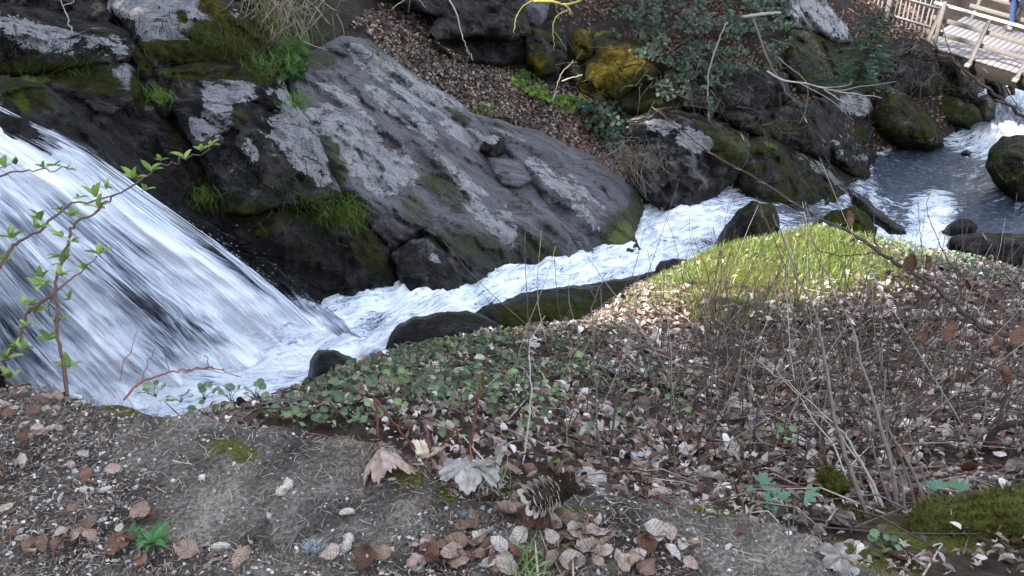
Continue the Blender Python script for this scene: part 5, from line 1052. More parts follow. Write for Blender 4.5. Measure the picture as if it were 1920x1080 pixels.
o = link('twig_litter', A.mesh('twig_litter', M['twig']), kind='stuff', label='tangle of thin dead twigs lying in the leaf litter', category='twigs')

# ------------------------------------------------------------------ dead branches on the far bank
def dead_branch(label, L, col, t, name='dead_branch'):
    o0 = P(*L[0][0][0], t); b_ = thing(name, label, 'branch', o0)
    for L_, ra, rb in L: stem(b_, o0, px(L_, t, t + .15), ra, rb, col, 'limb', 5, .012)
dead_branch('pale fallen branch fanning out below the small fir', [([(1438, 133), (1467, 150), (1513, 157), (1563, 170), (1613, 177), (1652, 183)], .022, .006), ([(1513, 157), (1567, 170), (1613, 163), (1682, 153)], .014, .004), ([(1545, 168), (1580, 190), (1613, 203)], .012, .004), ([(1500, 156), (1560, 190), (1600, 225)], .01, .003), ([(1540, 165), (1590, 160), (1598, 148)], .008, .003)], BK['pale'], 16.0)
dead_branch('long brown dead limb leaning down the ivy cliff', [([(1413, 38), (1427, 77), (1440, 113), (1460, 147), (1480, 180), (1513, 202)], .03, .01), ([(1457, 107), (1480, 127), (1513, 157), (1510, 207), (1497, 233)], .02, .008)], BK['grey']*1.1, 16.1)
dead_branch('short pale log lying on top of the ivy cliff', [([(1393, 32), (1430, 26), (1466, 23)], .035, .03)], BK['pale'], 16.2)
dead_branch('thin grey stick standing against the dark cliff block', [([(1330, 230), (1327, 180), (1330, 130), (1350, 70), (1365, 40)], .02, .012)], BK['pale']*.7, 15.6)
dead_branch('white bare twig hanging from the top edge before the leaf slope', [([(838, -8), (857, 27), (863, 57), (870, 77), (875, 93), (886, 113)], .014, .005), ([(873, 85), (880, 100), (876, 112)], .006, .003), ([(735, 16), (752, 4), (775, -5), (800, 15)], .006, .004), ([(770, -5), (768, 10), (765, 26)], .004, .002)], BK['pale'], 12.0)
dead_branch('slender pale shoot at the top left corner', [([(112, -5), (120, 18), (130, 40), (135, 62)], .006, .010), ([(118, 10), (135, 4), (143, -6)], .004, .003)], BK['pale'], 9.0)
dead_branch('mossy yellow-green crooked branch above the dark hollow', [([(1000, 2), (1038, 4), (1058, 9), (1085, 2), (1100, -10)], .03, .02), ([(1060, 9), (1072, 26)], .022, .018), ([(1064, 19), (1046, 29), (1038, 43), (1037, 65), (1039, 94)], .016, .006), ([(999, 1), (981, 12), (968, 33), (964, 63)], .014, .006), ([(1040, 60), (1052, 75), (1062, 95)], .007, .004)], np.array([.26, .25, .07]), 14.4)
dead_branch('broken pale sticks on the leaf slope beside the herbs', [([(1054, 152), (1075, 145), (1092, 140)], .014, .010), ([(1036, 190), (1045, 160), (1055, 135), (1075, 112)], .008, .005)], BK['pale'], 14.3)
dead_branch('dark bare roots crossing the top of the big dark boulder', [([(1180, 235), (1210, 222), (1240, 205), (1262, 200)], .012, .008), ([(1232, 205), (1245, 218), (1256, 230)], .016, .012)], BK['brown'], 14.0)
# fine root and bramble tangle on the cliffs
A = Acc()
for poly, n, tt_ in (([(1250, 60), (1480, 60), (1480, 250), (1380, 270), (1260, 200)], 130, .9), ([(1640, 60), (1760, 70), (1830, 130), (1800, 170), (1660, 160)], 160, .9), ([(1040, 60), (1250, 20), (1260, 190), (1110, 190)], 80, .9), ([(1480, 190), (1630, 190), (1640, 280), (1520, 260)], 60, .7)):
    u, v, t = surf_points(n, poly)
    for a, b, c in zip(u, v, t):
        q = P(a, b, c - tt_ - rng.uniform(0, .2)); d = rng.normal(0, .35, 3)*np.array([1, .3, .8]); d[2] -= .25
        V_, F_ = tube([q, q + d*.5 + rng.normal(0, .06, 3), q + d], [.005, .004, .002], 4, False); A.add(V_, F_, BK[['pale', 'grey', 'brown'][rng.integers(0, 3)]]*rng.uniform(.25, .7))
link('root_tangle', A.mesh('root_tangle', M['twig']), kind='stuff', label='tangle of thin roots and bramble runners on the far cliffs', category='roots')
# young fir on the cliff
f0 = P(1600, 172, 17.2); fir = thing('young_fir', 'small green fir growing from the far cliff beside the pale slab', 'tree', f0)
V_, F_ = tube([(0, 0, 0), (.12, -.05, .8), (.2, 0, 1.75)], [.04, .028, .006], 6); link('trunk', new_mesh('trunk', V_, F_, [M['bark']]), fir)
for k in range(80):
    h = .1 + 1.6*(k/80); L_ = (1.05 - .75*k/80)*rng.uniform(.6, 1.2); an = k*2.4 + rng.uniform(-.3, .3); root = np.array([.2*h/1.75, 0, h]); d = np.array([math.cos(an), math.sin(an)*.8, rng.uniform(-.05, .35)])
    A = Acc(); q = np.array([root + d*L_*s + [0, 0, -.25*L_*s*s] for s in np.linspace(0, 1, 5)]); V_, F_ = tube(q, np.linspace(.008, .003, 5), 4); A.add(V_, F_, [.05, .035, .02])
    for s in np.linspace(.1, 1, 24):
        c = root + d*L_*s + [0, 0, -.25*L_*s*s]
        for sg in (-1, 1):
            dd = np.array([-d[1]*sg, d[0]*sg, rng.uniform(-.1, .2)]) + d*.7; dd = dd/np.linalg.norm(dd)*(.05 + .16*(1 - s)*rng.uniform(.4, 1.3))*L_; e = c + dd; w2 = np.cross(dd, [0, 0, 1]); w2 = w2/(np.linalg.norm(w2) + 1e-9)*.009
            A.add(np.array([c - w2, c + w2, e + w2*.6, e - w2*.6]), np.array([[0, 1, 2], [0, 2, 3]]), np.array([.055, .09, .06])*rng.uniform(.5, 1.9))
            w3 = np.array([0, 0, .009]); A.add(np.array([c - w3, c + w3, e + w3*.6, e - w3*.6]), np.array([[0, 1, 2], [0, 2, 3]]), np.array([.06, .10, .065])*rng.uniform(.5, 1.9))
    link('branch', A.mesh('branch', M['green'], False), fir)

# ------------------------------------------------------------------ mossy log, stub, root on the right
def mossy(name, label, cat, pix, rad, fuzz=2200, cf=((.10, .105, .02), (.17, .16, .035), (.06, .07, .015))):
    q = spline([P(*a) for a in pix], 40); rr = np.interp(np.linspace(0, 1, 40), np.linspace(0, 1, len(rad)), rad); o0 = q[0]
    V_, F_ = tube(q, rr, 16); nn = gnoise(V_*14)*.18 + gnoise(V_*40)*.08
    cx_ = np.concatenate([np.repeat(q, 16, 0), q[:1], q[-1:]]); V_ = cx_ + (V_ - cx_)*(1 + nn[:, None])
    th = thing(name, label, cat, o0); col = np.where((gnoise(V_*9) > -.1)[:, None], np.array([.07, .075, .018]), np.array([.055, .04, .03]))
    link('wood', new_mesh('wood', V_ - o0, F_, [M['twig']], True, {'col': col}), th)
    i = rng.integers(0, len(V_) - 2, fuzz*2); jv = V_[i] + rng.normal(0, .004, (fuzz*2, 3)); nr = (V_[i] - cx_[i]); nr /= np.linalg.norm(nr, axis=1)[:, None] + 1e-9
    k = (nr[:, 2] > -.3) & (gnoise(V_[i]*9) > -.12); jv, nr = jv[k][:fuzz], nr[k][:fuzz]; bt_, bf_ = blade(1, .4, .09)
    C = np.array(cf)[rng.integers(0, 3, len(jv))]*rng.uniform(.6, 1.3, (len(jv), 1)); V_, F_, C_ = instance(bt_, bf_, jv - nr*.002, rots(len(jv), .45, nr), rng.uniform(.007, .016, (len(jv), 1)), C)
    o = link('moss', new_mesh('moss', V_ - o0, F_, [M['grass']], True, {'col': C_}), th); o['kind'] = 'stuff'
mossy('mossy_log', 'thick moss-covered log lying at the right edge', 'log', [(1690, 1012, 1.62), (1760, 985, 1.62), (1830, 972, 1.62), (1900, 968, 1.6), (2020, 965, 1.55)], [.02, .045, .055, .055, .05], 4200)
mossy('mossy_root', 'dark mossy root under the thin stem clump', 'root', [(1425, 950, 1.86), (1480, 962, 1.82), (1560, 985, 1.75), (1640, 990, 1.7), (1700, 1000, 1.66)], [.018, .03, .042, .04, .03], 2600, ((.07, .075, .016), (.11, .105, .024), (.04, .045, .012)))
mossy('mossy_stub', 'short mossy stub poking out of the litter', 'stump', [(1578, 925, 1.88), (1560, 905, 1.9), (1542, 884, 1.92)], [.028, .026, .016], 900)
mossy('mossy_clod', 'low mossy clod at the front of the slope', 'moss', [(1365, 952, 1.8), (1395, 945, 1.8), (1440, 950, 1.8)], [.014, .022, .012], 700, ((.09, .09, .02), (.15, .14, .035), (.05, .055, .013)))
rt0 = P(1890, 795, 2.2); rt = thing('curved_root', 'dark hooked dead root at the right edge of the slope', 'root', rt0)
stem(rt, rt0, px([(1960, 780), (1920, 793), (1887, 797), (1860, 813), (1847, 843), (1853, 867), (1877, 883), (1895, 900)], 2.2, 2.3), .012, .006, BK['beech'], 'root', 8, .003)
stem(rt, rt0, px([(1870, 800), (1880, 760), (1895, 700), (1890, 640)], 2.2, 2.25), .004, .0015, BK['beech'], 'shoot')
# snapped reddish stems
for lb, L in [('snapped reddish stem bent over at the tip, beside the folded pale leaf', [([(708, 820), (706, 785), (705, 750)], .0034, .003), ([(705, 750), (740, 795), (782, 848)], .003, .0028)]), ('short thick reddish stub behind the cupped leaf', [([(806, 866), (803, 830), (798, 795)], .0048, .0042)]),
              ('small bent reddish stem right of the cupped leaf', [([(820, 850), (836, 825), (854, 805)], .003, .0028), ([(856, 804), (860, 825), (863, 845)], .0028, .0028)]), ('leaning tall reddish stem behind the grey palm leaf', [([(878, 852), (886, 810), (894, 765), (902, 715)], .0046, .0028)])]:
    u, v = L[0][0][0]; shrub('snapped_stalk', lb, 'stem', (u, v, 1.74), [(a, b, c, 1.74, 1.76, 'red') for a, b, c in L], None)

# ------------------------------------------------------------------ herbs
M['herb'] = vcol_material('herb_leaf', .45, var=.15, trans=True)
def round_leaf(col, lob=.06, seed=0):
    n = 18; a = np.linspace(-math.pi + .35, math.pi - .35, n); rad = .5*(1 + lob*np.cos(9*a)); rim = np.stack([rad*np.sin(a), .32 + rad*np.cos(a)*.9, .07*np.cos(3*a + seed)], -1); mid_ = np.stack([rim[:, 0]*.55, .05 + (rim[:, 1] - .05)*.55, rim[:, 2]*.2 - .03], -1)
    V = np.concatenate([[[0, .04, 0]], mid_, rim]); Fc = [[0, 2 + k, 1 + k] for k in range(n - 1)] + [[1 + k, 2 + k, 1 + n + k] for k in range(n - 1)] + [[2 + k, 2 + n + k, 1 + n + k] for k in range(n - 1)]
    c = np.tile(np.array(col), (len(V), 1)); c[1 + n:] *= .85; c[0] *= 1.3
    return new_mesh('herb_leaf', V, np.array(Fc), [M['herb']], True, {'col': c})
RL = [round_leaf(c, .05, k) for k, c in enumerate([(.15, .24, .12), (.20, .30, .15), (.11, .18, .085), (.24, .33, .14), (.17, .25, .155)])]
def herb(label, u, v, nl, size, h, meshes=RL, group=None, tmin=1.3, name='herb_plant', spread=.035):
    t = hit1(u, v, tmin); t = min(t, 2.3); o0 = P(u, v, t); hp = thing(name, label, 'plant', o0, group)
    for j in range(nl):
        an = rng.uniform(0, 6.28); rr = spread*math.sqrt(rng.uniform(.05, 1)); e = np.array([rr*math.cos(an), rr*math.sin(an)*.8, h*rng.uniform(.45, 1.1)])
        V_, F_ = tube([(0, 0, -.005), e*np.array([.4, .4, .6]), e], [.0011, .0009, .0007], 4); link('stalk', new_mesh('stalk', V_, F_, [M['herb']], True, {'col': np.tile([.16, .2, .08], (len(V_), 1))}), hp)
        link('leaf', meshes[rng.integers(0, len(meshes))], hp, loc=e, rot=(rng.normal(.45, .3), rng.normal(0, .25), an - 1.57 + rng.normal(0, .4)), scale=float(size*rng.uniform(.7, 1.25)))
HP = [(292, 742), (338, 752), (383, 748), (433, 752), (478, 742), (388, 780), (452, 778), (505, 772), (540, 762), (572, 785), (598, 775), (620, 795), (560, 800), (645, 778), (690, 785), (610, 760), (655, 800), (735, 790), (525, 790), (585, 808)]
for k, (u, v) in enumerate(HP): herb('round-leaved green herb at the ledge edge below the falling water', u, v, int(rng.integers(5, 9)), .021, .032, group='round-leaved herbs along the ledge edge')
for u, v in [(760, 745), (820, 760), (850, 830), (905, 745), (930, 770), (960, 720), (1010, 745), (1000, 790), (1050, 760), (880, 700), (800, 715), (1090, 820), (700, 735), (740, 725), (1100, 700), (985, 825), (1065, 885), (1180, 800), (1265, 770), (1480, 830)]:
    herb('small green seedling among the leaf litter', u, v, int(rng.integers(4, 8)), .021, .035, group='green seedlings on the slope', spread=.05)
lan = leaf_template(.13, .08, .10, -.1, 5)
LAN = [new_mesh('lance_leaf', lan[0] + [0, .5, 0], lan[1], [M['herb']], True, {'col': np.tile(c, (len(lan[0]), 1))}) for c in ([.07, .17, .06], [.10, .22, .075])]
def rosette(label, u, v, n, L_, meshes, up=.6):
    t = hit1(u, v, .9); o0 = P(u, v, t); r_ = thing('rosette_plant', label, 'plant', o0)
    for j in range(n):
        an = j*2.4 + rng.uniform(-.2, .2); link('leaf', meshes[j % len(meshes)], r_, loc=(0, 0, .004), rot=(up*rng.uniform(.5, 1.2), 0, an), scale=float(L_*rng.uniform(.7, 1.1)))
rosette('small dark green rosette at the lower left between brown leaves', 248, 1018, 8, .036, LAN); rosette('larger dark green rosette beside the small one, pointed leaves', 290, 1024, 11, .05, LAN)
fern = []
for c in ([.14, .27, .17], [.17, .31, .20]):
    V = []; Fc = []
    for k in range(5):
        a = (k - 2)*.62; d = np.array([math.sin(a), math.cos(a), 0]); s_ = np.array([d[1], -d[0], 0])*.12; n = len(V); V += [[0, 0, 0], list(d*.35 + s_), list(d*.35 - s_), list(d*.62 + s_*1.3 + [0, 0, .05]), list(d*.62 - s_*1.3 + [0, 0, .05]), list(d*.9 + [0, 0, .02])]; Fc += [[n, n + 1, n + 2], [n + 1, n + 3, n + 4], [n + 1, n + 4, n + 2], [n + 3, n + 5, n + 4]]
    fern.append(new_mesh('cut_leaf', np.array(V), np.array(Fc), [M['herb']], True, {'col': np.tile(c, (len(V), 1))}))
herb('blue-green cut-leaved plant on the moss before the thin stems', 1432, 945, 8, .035, .03, fern, spread=.05); herb('second blue-green cut-leaved plant nearer the mossy root', 1478, 962, 9, .034, .03, fern, spread=.05); herb('pale green cut-leaved plant beside the thick mossy log', 1768, 950, 8, .03, .035, fern, spread=.05); herb('bright clover-like plant at the lower right under the thin stems', 1662, 1040, 7, .02, .03, RL, spread=.03)
rosette('bright feathery green plant beside the grey palm leaf', 905, 915, 9, .04, LAN, .9)
def gtuft(label, u, v, n, h, col, spread):
    t = hit1(u, v, .8); tuft('grass_tuft', label, u, v, t, n, h, col, spread, False, .03)
gtuft('fresh green grass tuft at the bottom edge among brown leaves', 985, 1066, 46, .075, [[.12, .24, .05], [.16, .28, .06], [.36, .33, .22]], .022)
gtuft('dry straw tuft between the cone and the brown leaves', 1010, 1040, 60, .06, [[.42, .38, .30], [.34, .30, .22]], .03); gtuft('pale dry straw below the grey palm leaf', 925, 945, 70, .045, [[.38, .34, .27], [.12, .17, .07]], .025); gtuft('thin green blades behind the grey palm leaf', 930, 915, 26, .06, [[.12, .2, .06], [.3, .28, .2]], .02)
gtuft('olive moss cushion at the ledge rim beside the arching twig', 240, 768, 500, .012, [[.16, .12, .03], [.10, .10, .025], [.2, .15, .05]], .03)

# ------------------------------------------------------------------ big withered palm-shaped leaves
M['palm_leaf'] = vcol_material('withered_palm_leaf', .65, var=.45, nscale=70)
def palm_leaf(seed, col, fold=0., droop=.2, crump=.05):
    r_ = np.random.default_rng(seed); nr_, na = 9, 72; V = [[0, 0, 0]]; C = [np.array(col)*.6]; va = np.radians([-125, -62, 0, 62, 125])
    for i in range(1, nr_ + 1):
        s = i/nr_
        for a in np.linspace(-math.radians(165), math.radians(165), na):
            dv = np.min(np.abs(a - va)); lobe = .40 + .115*math.cos(min(dv*2.9, math.pi))*(1 - .12*(abs(a) > 1.6)) + .03*math.cos(a*31); rr = s*lobe*(1.12 if abs(a) < .5 else 1)
            x, y = rr*math.sin(a), rr*math.cos(a); z = -droop*rr*rr*2 + .05*s*math.cos(min(dv*3.2, 3.14))*-1 + crump*math.sin(a*7 + seed)*s + .02*math.sin(s*9 + a*5) + fold*abs(x) + r_.normal(0, .004)
            V.append([x, y, z]); k = 1 - .45*math.exp(-(dv/.05)**2) - .12*math.exp(-((math.sin(s*16 + dv*8))/.35)**2); C.append(np.array(col)*k)
    Fc = [[0, 2 + k, 1 + k] for k in range(na - 1)]
    V = np.array(V); 
    for i in range(nr_ - 1):
        a = 1 + i*na; b = a + na
        for k in range(na - 1): Fc += [[a + k, a + k + 1, b + k + 1], [a + k, b + k + 1, b + k]]
    return new_mesh('palm_leaf', V, np.array(Fc), [M['palm_leaf']], True, {'col': np.array(C)})
def big_leaf(label, u, v, lift_, size, rot, seed, col, rim=False, **kw):
    t = hit1(u, v, .9) - lift_; o0 = PZ(u, v, .035) if rim else P(u, v, t); lf2 = thing('withered_leaf', label, 'leaf', o0, rot=[R(a) for a in rot])
    link('blade', palm_leaf(seed, np.array(col), **kw), lf2, scale=size)
    V_, F_ = tube([(0, 0, 0), (0, -.2*size, .02*size), (.05*size, -.55*size, .1*size)], [.0015, .0013, .001], 5); link('stalk', new_mesh('stalk', V_, F_, [M['twig']], True, {'col': np.tile(BK['red']*1.5, (len(V_), 1))}), lf2)
big_leaf('folded pinkish withered maple leaf hanging over the ledge rim', 712, 842, .06, .115, (38, 12, 195), 3, (.34, .25, .205), fold=-.55, droop=.5, rim=True)
big_leaf('flat grey withered palm-shaped leaf on the ledge rim', 882, 868, .05, .115, (18, -4, 178), 5, (.29, .265, .24), droop=.25, rim=True)
big_leaf('cupped small yellowish withered leaf between reddish stems', 800, 858, .04, .065, (30, 0, 160), 9, (.52, .42, .32), fold=.7, droop=-.3, rim=True)
big_leaf('upright curled pale leaf behind the grey palm leaf', 928, 866, .05, .085, (75, 20, 220), 12, (.32, .29, .26), fold=.6, rim=True)
big_leaf('grey shrivelled maple leaf among the litter by the straight stems', 1215, 868, .02, .10, (15, 0, 40), 15, (.36, .35, .35), fold=.2)
big_leaf('grey-white maple leaf in the litter behind the mossy stub', 1518, 838, .02, .13, (10, 0, 100), 17, (.40, .39, .39), droop=.1)
big_leaf('pale curled leaf hanging in front of the mossy root', 1560, 965, .10, .07, (80, 0, 190), 19, (.42, .37, .34), fold=-.6)
big_leaf('crinkled dark maple leaf right of the cone', 1110, 905, .02, .08, (20, 0, 10), 21, (.36, .33, .31), fold=.3)
big_leaf('pale shrivelled oak-like leaf at the lower right on the stone', 1578, 1045, .02, .07, (10, 0, 60), 23, (.24, .22, .20), crump=.12)
for k, (u, v, s) in enumerate([(1000, 640, .10), (1035, 690, .09), (1180, 660, .09), (1290, 700, .08), (1420, 640, .09), (1545, 680, .09), (1700, 700, .09), (1130, 770, .08), (1380, 760, .09), (1800, 620, .09), (1245, 620, .08), (1620, 580, .09)]):
    big_leaf('pale withered maple leaf lying on the slope litter', u, v, .03, s, (rng.uniform(-15, 25), rng.uniform(-15, 15), rng.uniform(0, 360)), 30 + k, (.46, .42, .39), fold=rng.uniform(-.3, .4)); COL.objects[-1]
for o in [o for o in bpy.data.objects if o.get('label') == 'pale withered maple leaf lying on the slope litter']: o['group'] = 'pale maple leaves on the slope'

# ------------------------------------------------------------------ fallen beech leaves, one by one
G_FL = 'fallen beech leaves'
def fallen(u, v, size, mi, label, tilt=.25, lift_=.012):
    t = hit1(u, v, .6); p_ = P(u, v, t); nr = Vector(gnormal(p_[0:1], p_[1:2])[0]); q = nr.to_track_quat('Z', 'Y').to_matrix() @ Euler((rng.normal(0, tilt), rng.normal(0, tilt), rng.uniform(0, 6.28))).to_matrix()
    link('fallen_leaf', BL[rng.integers(0, 6)][mi], loc=p_ + np.array(nr)*lift_, rot=q.to_euler(), scale=float(size), label=label, category='leaf', group=G_FL)
for (u, v, s, mi, lb) in [(1005, 990, .075, 1, 'large russet beech leaf standing behind the straw tuft'), (960, 965, .06, 0, 'curled grey-brown leaf below the cone'), (1060, 975, .065, 0, 'tan beech leaf below the tip of the cone'), (895, 985, .045, 0, 'small tan beech leaf left of the straw tuft'), (1045, 1022, .05, 0, 'ribbed tan beech leaf beside the open peanut shell'), (1135, 1030, .06, 0, 'flat tan beech leaf right of the open peanut shell'), (1060, 1062, .055, 0, 'brown beech leaf at the bottom edge below the open shell'), (680, 1062, .055, 1, 'orange-brown leaf at the bottom edge beside a peanut'), (715, 1045, .04, 0, 'tan leaf between two peanuts at the bottom'), (268, 968, .05, 0, 'tan curled leaf with a dark withered tip near the rosettes'), (225, 1030, .06, 1, 'russet leaf beside the small rosette'), (172, 990, .04, 0, 'brown leaf left of the curled tan leaf'), (215, 890, .035, 0, 'brown leaf above the left peanuts'), (165, 902, .035, 1, 'dark leaf next to the pale pebbles on the left'), (60, 1035, .035, 0, 'orange leaf at the lower left corner'), (365, 862, .025, 0, 'tiny orange leaf on the bare stone by a twig'), (355, 1040, .05, 0, 'brown leaf behind the open shell at the bottom'), (455, 1055, .045, 0, 'brown folded leaf at the bottom left of centre'), (620, 1045, .04, 0, 'light brown leaf next to the lichen tuft'), (1238, 942, .045, 0, 'shiny tan leaf on the moss at the rim'), (1393, 1003, .038, 1, 'red-brown leaf on the bare stone at the right'), (1690, 1065, .045, 1, 'russet leaf under the clover-like plant'), (285, 972, .035, 1, 'dark brown withered leaf tip'), (130, 745, .04, 0, 'tan leaf at the foot of the elder sapling'), (95, 738, .04, 0, 'russet leaf left of the sapling foot')]:
    fallen(u, v, s, mi, lb, .3)
def more_leaves(n, L, smin, smax, probs, lb, tilt=.35):
    k = 0
    while k < n:
        cx, cy, rx, ry = L[rng.integers(0, len(L))]; u, v = rng.uniform(cx - rx, cx + rx), rng.uniform(cy - ry, cy + ry)
        if not (0 < u < 1920 and v < 1078): continue
        fallen(u, v, rng.uniform(smin, smax), int(rng.choice(3, p=probs)), lb, tilt, .018); k += 1
more_leaves(75, [(1000, 1040, 170, 50), (1180, 1030, 120, 45), (860, 1050, 90, 30)], .022, .052, [.58, .12, .30], 'brown beech leaf in the heap along the bottom edge')
more_leaves(45, [(70, 900, 100, 160), (220, 1040, 200, 35), (60, 760, 70, 30)], .018, .036, [.55, .25, .2], 'small brown leaf in the debris on the left of the ledge')
more_leaves(155, [(1350, 850, 400, 70), (1650, 850, 260, 90), (1150, 850, 200, 60), (1500, 770, 400, 80)], .04, .065, [.45, .2, .35], 'dry beech leaf lying in the litter on the slope', .45)

# ------------------------------------------------------------------ spruce cone, peanut shells, sticks and lichen on the ledge
cA, cB = PZ(998, 938, .06), PZ(1074, 904, .06); ax = cB - cA; cl = np.linalg.norm(ax)
cone = thing('spruce_cone', 'open spruce cone lying at the ledge rim among leaves', 'cone', (cA + cB)/2)
cone.rotation_euler = Vector(ax).to_track_quat('Z', 'Y').to_euler()
M['scale'] = plain('cone_scale', [(.3, (.025, .016, .012)), (.55, (.06, .04, .03)), (.8, (.13, .10, .08))], 3, .7, .01)
M['scale_tip'] = plain('cone_scale_tip', [(.3, (.40, .36, .31)), (.7, (.62, .58, .52))], 6, .7, .01)
rC = .027
V_, F_ = tube([(0, 0, -cl*.5), (0, 0, -cl*.3), (0, 0, cl*.1), (0, 0, cl*.5)], [.006, rC*.5, rC*.5, .003], 8); link('core', new_mesh('core', V_, F_, [M['scale']]), cone)
n = 9; a = np.linspace(-1, 1, n); rim = np.stack([.42*np.sin(a*1.45), .55 + .45*np.cos(a*1.5), .10*(1 - np.abs(a))], -1); inn = np.stack([rim[:, 0]*.5, rim[:, 1]*.62, rim[:, 2]*.3 - .02], -1)
SVt = np.concatenate([[[0, 0, 0]], inn, rim]); SFt = [[0, 2 + k, 1 + k] for k in range(n - 1)] + [[1 + k, 2 + k, 1 + n + k] for k in range(n - 1)] + [[2 + k, 2 + n + k, 1 + n + k] for k in range(n - 1)]
sme = new_mesh('scale', SVt, np.array(SFt), [M['scale'], M['scale_tip']]); mi = np.zeros(len(SFt), dtype=np.int32); mi[n - 1:] = 1
for p_, q_ in zip(sme.polygons, mi): p_.material_index = int(q_)
sme2 = new_mesh('scale', SVt, np.array(SFt), [M['scale']])
NS = 88
for k in range(NS):
    f_ = k/NS; z = -cl*.5 + cl*.97*f_; rr = rC*(.55 + .45*math.sin(math.pi*min(f_*1.15 + .12, 1)))*.42; an = k*2.39996
    d = Vector((math.cos(an), math.sin(an), -.05 + .9*f_**1.5 - .35)); d.normalize(); up = Vector((0, 0, 1)); xax = up.cross(d).normalized(); zax = xax.cross(d); m3 = Matrix((xax, d, zax)).transposed()
    link('scale', sme if f_ < .55 else sme2, cone, loc=(rr*math.cos(an), rr*math.sin(an), z), rot=m3.to_euler(), scale=float(rC*(.95 - .35*f_)))
def peanut_mesh(half=False, one=False, seed=0):
    r_ = np.random.default_rng(seed); nz_, na = 18, 16; V = []
    for i in range(nz_):
        z = -1 + 2*i/(nz_ - 1); env = math.sqrt(max(1 - abs(z)**2.6, 0)); rad = env*(.42 if one else (.40 + .07*math.cos(z*3.3*1.9 - .2) * -1 * 1.0 + .05*abs(z)))
        for j in range(na):
            a = (math.pi if half else 2*math.pi)*j/((na - 1) if half else na); g = 1 + .05*math.cos(a*9)*env + .05*math.cos(z*14 + (j % 2)*2) *env + r_.normal(0, .012)
            V.append([rad*g*math.cos(a) + .10*z*z, -rad*g*math.sin(a) if half else rad*g*math.sin(a), z])
    V = np.array(V); ii_ = np.arange(nz_*na).reshape(nz_, na); Fq = []
    for i in range(nz_ - 1):
        for j in range(na - 1 if half else na): Fq.append([ii_[i, j], ii_[i, (j + 1) % na], ii_[i + 1, (j + 1) % na], ii_[i + 1, j]])
    me = new_mesh('peanut_shell', V[:, [2, 0, 1]]*.5, np.array(Fq), [M['peanut']]); return me
mp_, ntp, bp = mat('peanut_shell'); 
tcp = objco(ntp); vo = N(ntp, 'ShaderNodeTexVoronoi'); vo.inputs['Scale'].default_value = 11; ntp.links.new(tcp, vo.inputs['Vector']); ntp.links.new(ramp(ntp, vo.outputs['Distance'], [(.1, (.50, .44, .34)), (.5, (.70, .65, .55)), (.9, (.78, .74, .66))]), bp.inputs['Base Color']); bp.inputs['Roughness'].default_value = .8; bump(ntp, bp, vo.outputs['Distance'], .7, .05)
M['peanut'] = mp_
PM = [peanut_mesh(), peanut_mesh(True), peanut_mesh(False, True, 2), peanut_mesh(True, True, 3)]
for (u, v, L_, k, an, lb) in [(535, 920, .042, 0, 62, 'whole peanut shell alone on the bare stone'), (652, 1023, .042, 0, 85, 'whole peanut shell by the bottom edge near the orange leaf'), (650, 961, .028, 3, 20, 'broken peanut shell piece right of the lone shell'), (163, 922, .028, 2, 5, 'pale peanut shell in a pair on the left'), (198, 921, .024, 2, 35, 'peanut shell right of its pair on the left'), (115, 933, .021, 3, 80, 'round shell half left of the pair'), (108, 1004, .022, 3, 70, 'white shell half near the lower left corner'), (43, 1010, .026, 3, 10, 'flat white shell chip at the left edge'), (413, 1052, .040, 1, 30, 'open split peanut shell between leaves at the bottom'), (415, 1027, .034, 3, 5, 'long pale shell splinter above the split shell'), (63, 818, .028, 0, 40, 'peanut shell in the debris below the ledge rim'), (74, 800, .024, 2, 35, 'small shell just above another in the debris'), (48, 797, .022, 2, 25, 'leftmost shell of the three under the rim'), (153, 756, .024, 3, 0, 'white shell half at the rim right of the sapling'), (137, 738, .022, 2, 10, 'shell at the foot of the leafy sapling'), (1120, 978, .034, 2, 75, 'holed peanut half standing below the rim'), (1084, 1030, .045, 1, 0, 'open kidney-shaped peanut shell among brown leaves'), (788, 1062, .036, 0, 65, 'peanut shell at the bottom edge left of the grass'), (735, 900, .018, 3, 20, 'tiny white shell crumb on the mossy stone'), (738, 1012, .020, 3, 60, 'small shell ring on the bare stone'), (1330, 960, .016, 2, 0, 'tiny white shell on the moss rim'), (1364, 1027, .02, 3, 45, 'white shell chip on the stone at the right'), (190, 978, .022, 3, 30, 'white shell scrap above the rosettes'), (35, 1000, .02, 2, 50, 'small shell at the far left edge'), (860, 1005, .024, 2, 20, 'pale shell tucked under the left beech leaves')]:
    t = hit1(u, v, .6); link('peanut_shell', PM[k], loc=P(u, v, t) + [0, 0, L_*(.17 if k in (0, 2) else .10)], rot=(R(rng.uniform(-20, 20)) + (R(180) if k in (3,) else 0), R(rng.uniform(-8, 8)), R(an)), scale=L_, label=lb, category='peanut shell', group='peanut shells on the ledge')
for k, (u, v, s) in enumerate([(180, 885, .016), (190, 892, .012), (140, 885, .014), (88, 880, .012), (58, 875, .010), (370, 808, .008), (388, 1063, .014), (30, 870, .012), (775, 1010, .012), (1600, 1072, .02)]):
    t = hit1(u, v, .6); bm = bmesh.new(); bmesh.ops.create_icosphere(bm, subdivisions=2, radius=1); V_ = np.array([x.co[:] for x in bm.verts]); F_ = np.array([[x.index for x in f.verts] for f in bm.faces]); bm.free()
    V_ = V_*(1 + .28*gnoise(V_*1.3 + k*5)[:, None])*np.array([1, .75, .55]); link('pebble', new_mesh('pebble', V_, F_, [M['twig']], True, {'col': np.tile(np.array([.27, .265, .28])*rng.uniform(.6, 1.4), (len(V_), 1))}), loc=P(u, v, t) + [0, 0, s*.15], rot=(0, 0, k), scale=s*.5, label='small grey pebble among the shells on the ledge', category='pebble', group='pebbles on the ledge')
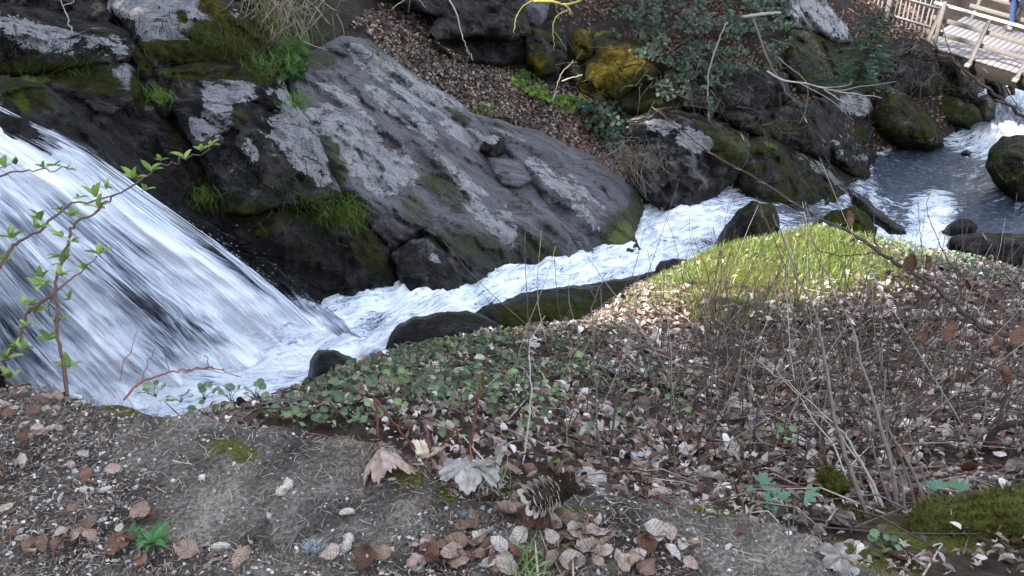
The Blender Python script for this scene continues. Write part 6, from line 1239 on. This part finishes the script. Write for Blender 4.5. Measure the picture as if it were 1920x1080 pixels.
def stick(label, L_, t0, r0, r1, col):
    o0 = P(*L_[0], t0); s_ = thing('stick', label, 'stick', o0); pts_ = []
    for (u, v) in L_: pts_.append((u, v, hit1(u, v, .6) - .008))
    stem(s_, o0, pts_, r0, r1, BK[col], 'stem', 6, .0012)
stick('short dark stick lying on the bare stone', [(332, 882), (360, 872), (385, 860), (408, 852)], 1.5, .0016, .0012, 'brown'); stick('thin pale stick crossing the dark one', [(322, 864), (345, 868), (365, 872)], 1.5, .0014, .001, 'pale'); stick('brown stick slanting to the bottom edge by the lichen tuft', [(575, 975), (550, 1010), (530, 1045), (520, 1078)], 1.4, .0022, .0018, 'grey'); stick('white splinter among the shells on the left', [(200, 900), (185, 922)], 1.5, .0022, .0016, 'pale'); stick('curved thin stick at the lower right', [(1806, 1040), (1815, 1010), (1830, 985), (1848, 970)], 1.4, .002, .0012, 'brown'); stick('pale forked stick at the bottom right', [(1685, 1080), (1710, 1050), (1740, 1030), (1765, 1018)], 1.35, .0024, .0016, 'pale'); stick('pale stick beside the forked one at the bottom right', [(1730, 1080), (1745, 1055), (1758, 1035), (1767, 1020)], 1.35, .002, .0014, 'pale')
stick('grey dead branch lying across the slope behind the cone', [(1000, 795), (1040, 790), (1090, 795), (1150, 808)], 2.3, .005, .004, 'grey'); stick('long pale twig slanting over the ivy toward the slab', [(950, 790), (985, 750), (1025, 705), (1060, 672), (1095, 640)], 2.6, .0035, .002, 'pale'); stick('pale bent branch on the slope at the right', [(1775, 720), (1800, 760), (1830, 805), (1845, 850)], 2.4, .004, .003, 'pale')
for u, v, s in ((588, 1030, .028), (868, 968, .016)):
    t = hit1(u, v, .6); n = 240; d = rng.normal(0, 1, (n, 3)); d[:, 2] = np.abs(d[:, 2])*.7; bt_, bf_ = blade(1, .5, .06)
    V_, F_, C_ = instance(bt_, bf_, d*s*.22, rots(n, .9), rng.uniform(.3, .6, (n, 1))*s, np.array([[.34, .38, .40]])*rng.uniform(.7, 1.3, (n, 1)))
    link('lichen_tuft', new_mesh('lichen_tuft', V_, F_, [M['leaf_litter']], True, {'col': C_}), loc=P(u, v, t), label='pale blue-grey lichen tuft at the lower edge' if s > .02 else 'small grey lichen scrap below the grey palm leaf', category='lichen')

# ------------------------------------------------------------------ labels that single out the members of short rows, counted along the row
ORD = ['first', 'second', 'third', 'fourth', 'fifth', 'sixth', 'seventh', 'eighth', 'ninth', 'tenth', 'eleventh', 'twelfth', 'thirteenth', 'fourteenth', 'fifteenth', 'sixteenth', 'seventeenth', 'eighteenth', 'nineteenth', 'twentieth']
for grp, txt in (('round-leaved herbs along the ledge edge', 'round-leaved herb along the ledge rim, {} from the waterfall side'), ('green seedlings on the slope', 'small green seedling in the litter, {} from the left'), ('pebbles on the ledge', 'small grey pebble on the ledge, {} from the left'),
                 ('rubble heap above the pool', 'grey stone in the rubble heap above the pool, {} from the left'), ('pale maple leaves on the slope', 'pale withered maple leaf on the slope litter, {} from the left')):
    row = [o for o in scene.objects if o.get('group') == grp]
    def _u(o):
        c = np.array(o.matrix_basis.translation) if o.type == 'EMPTY' or o.matrix_basis.translation.length > 1e-6 else np.array([v.co[:] for v in o.data.vertices]).mean(0)
        return float(proj(c)[0])
    for o, w_ in zip(sorted(row, key=_u), ORD): o['label'] = txt.format(w_)
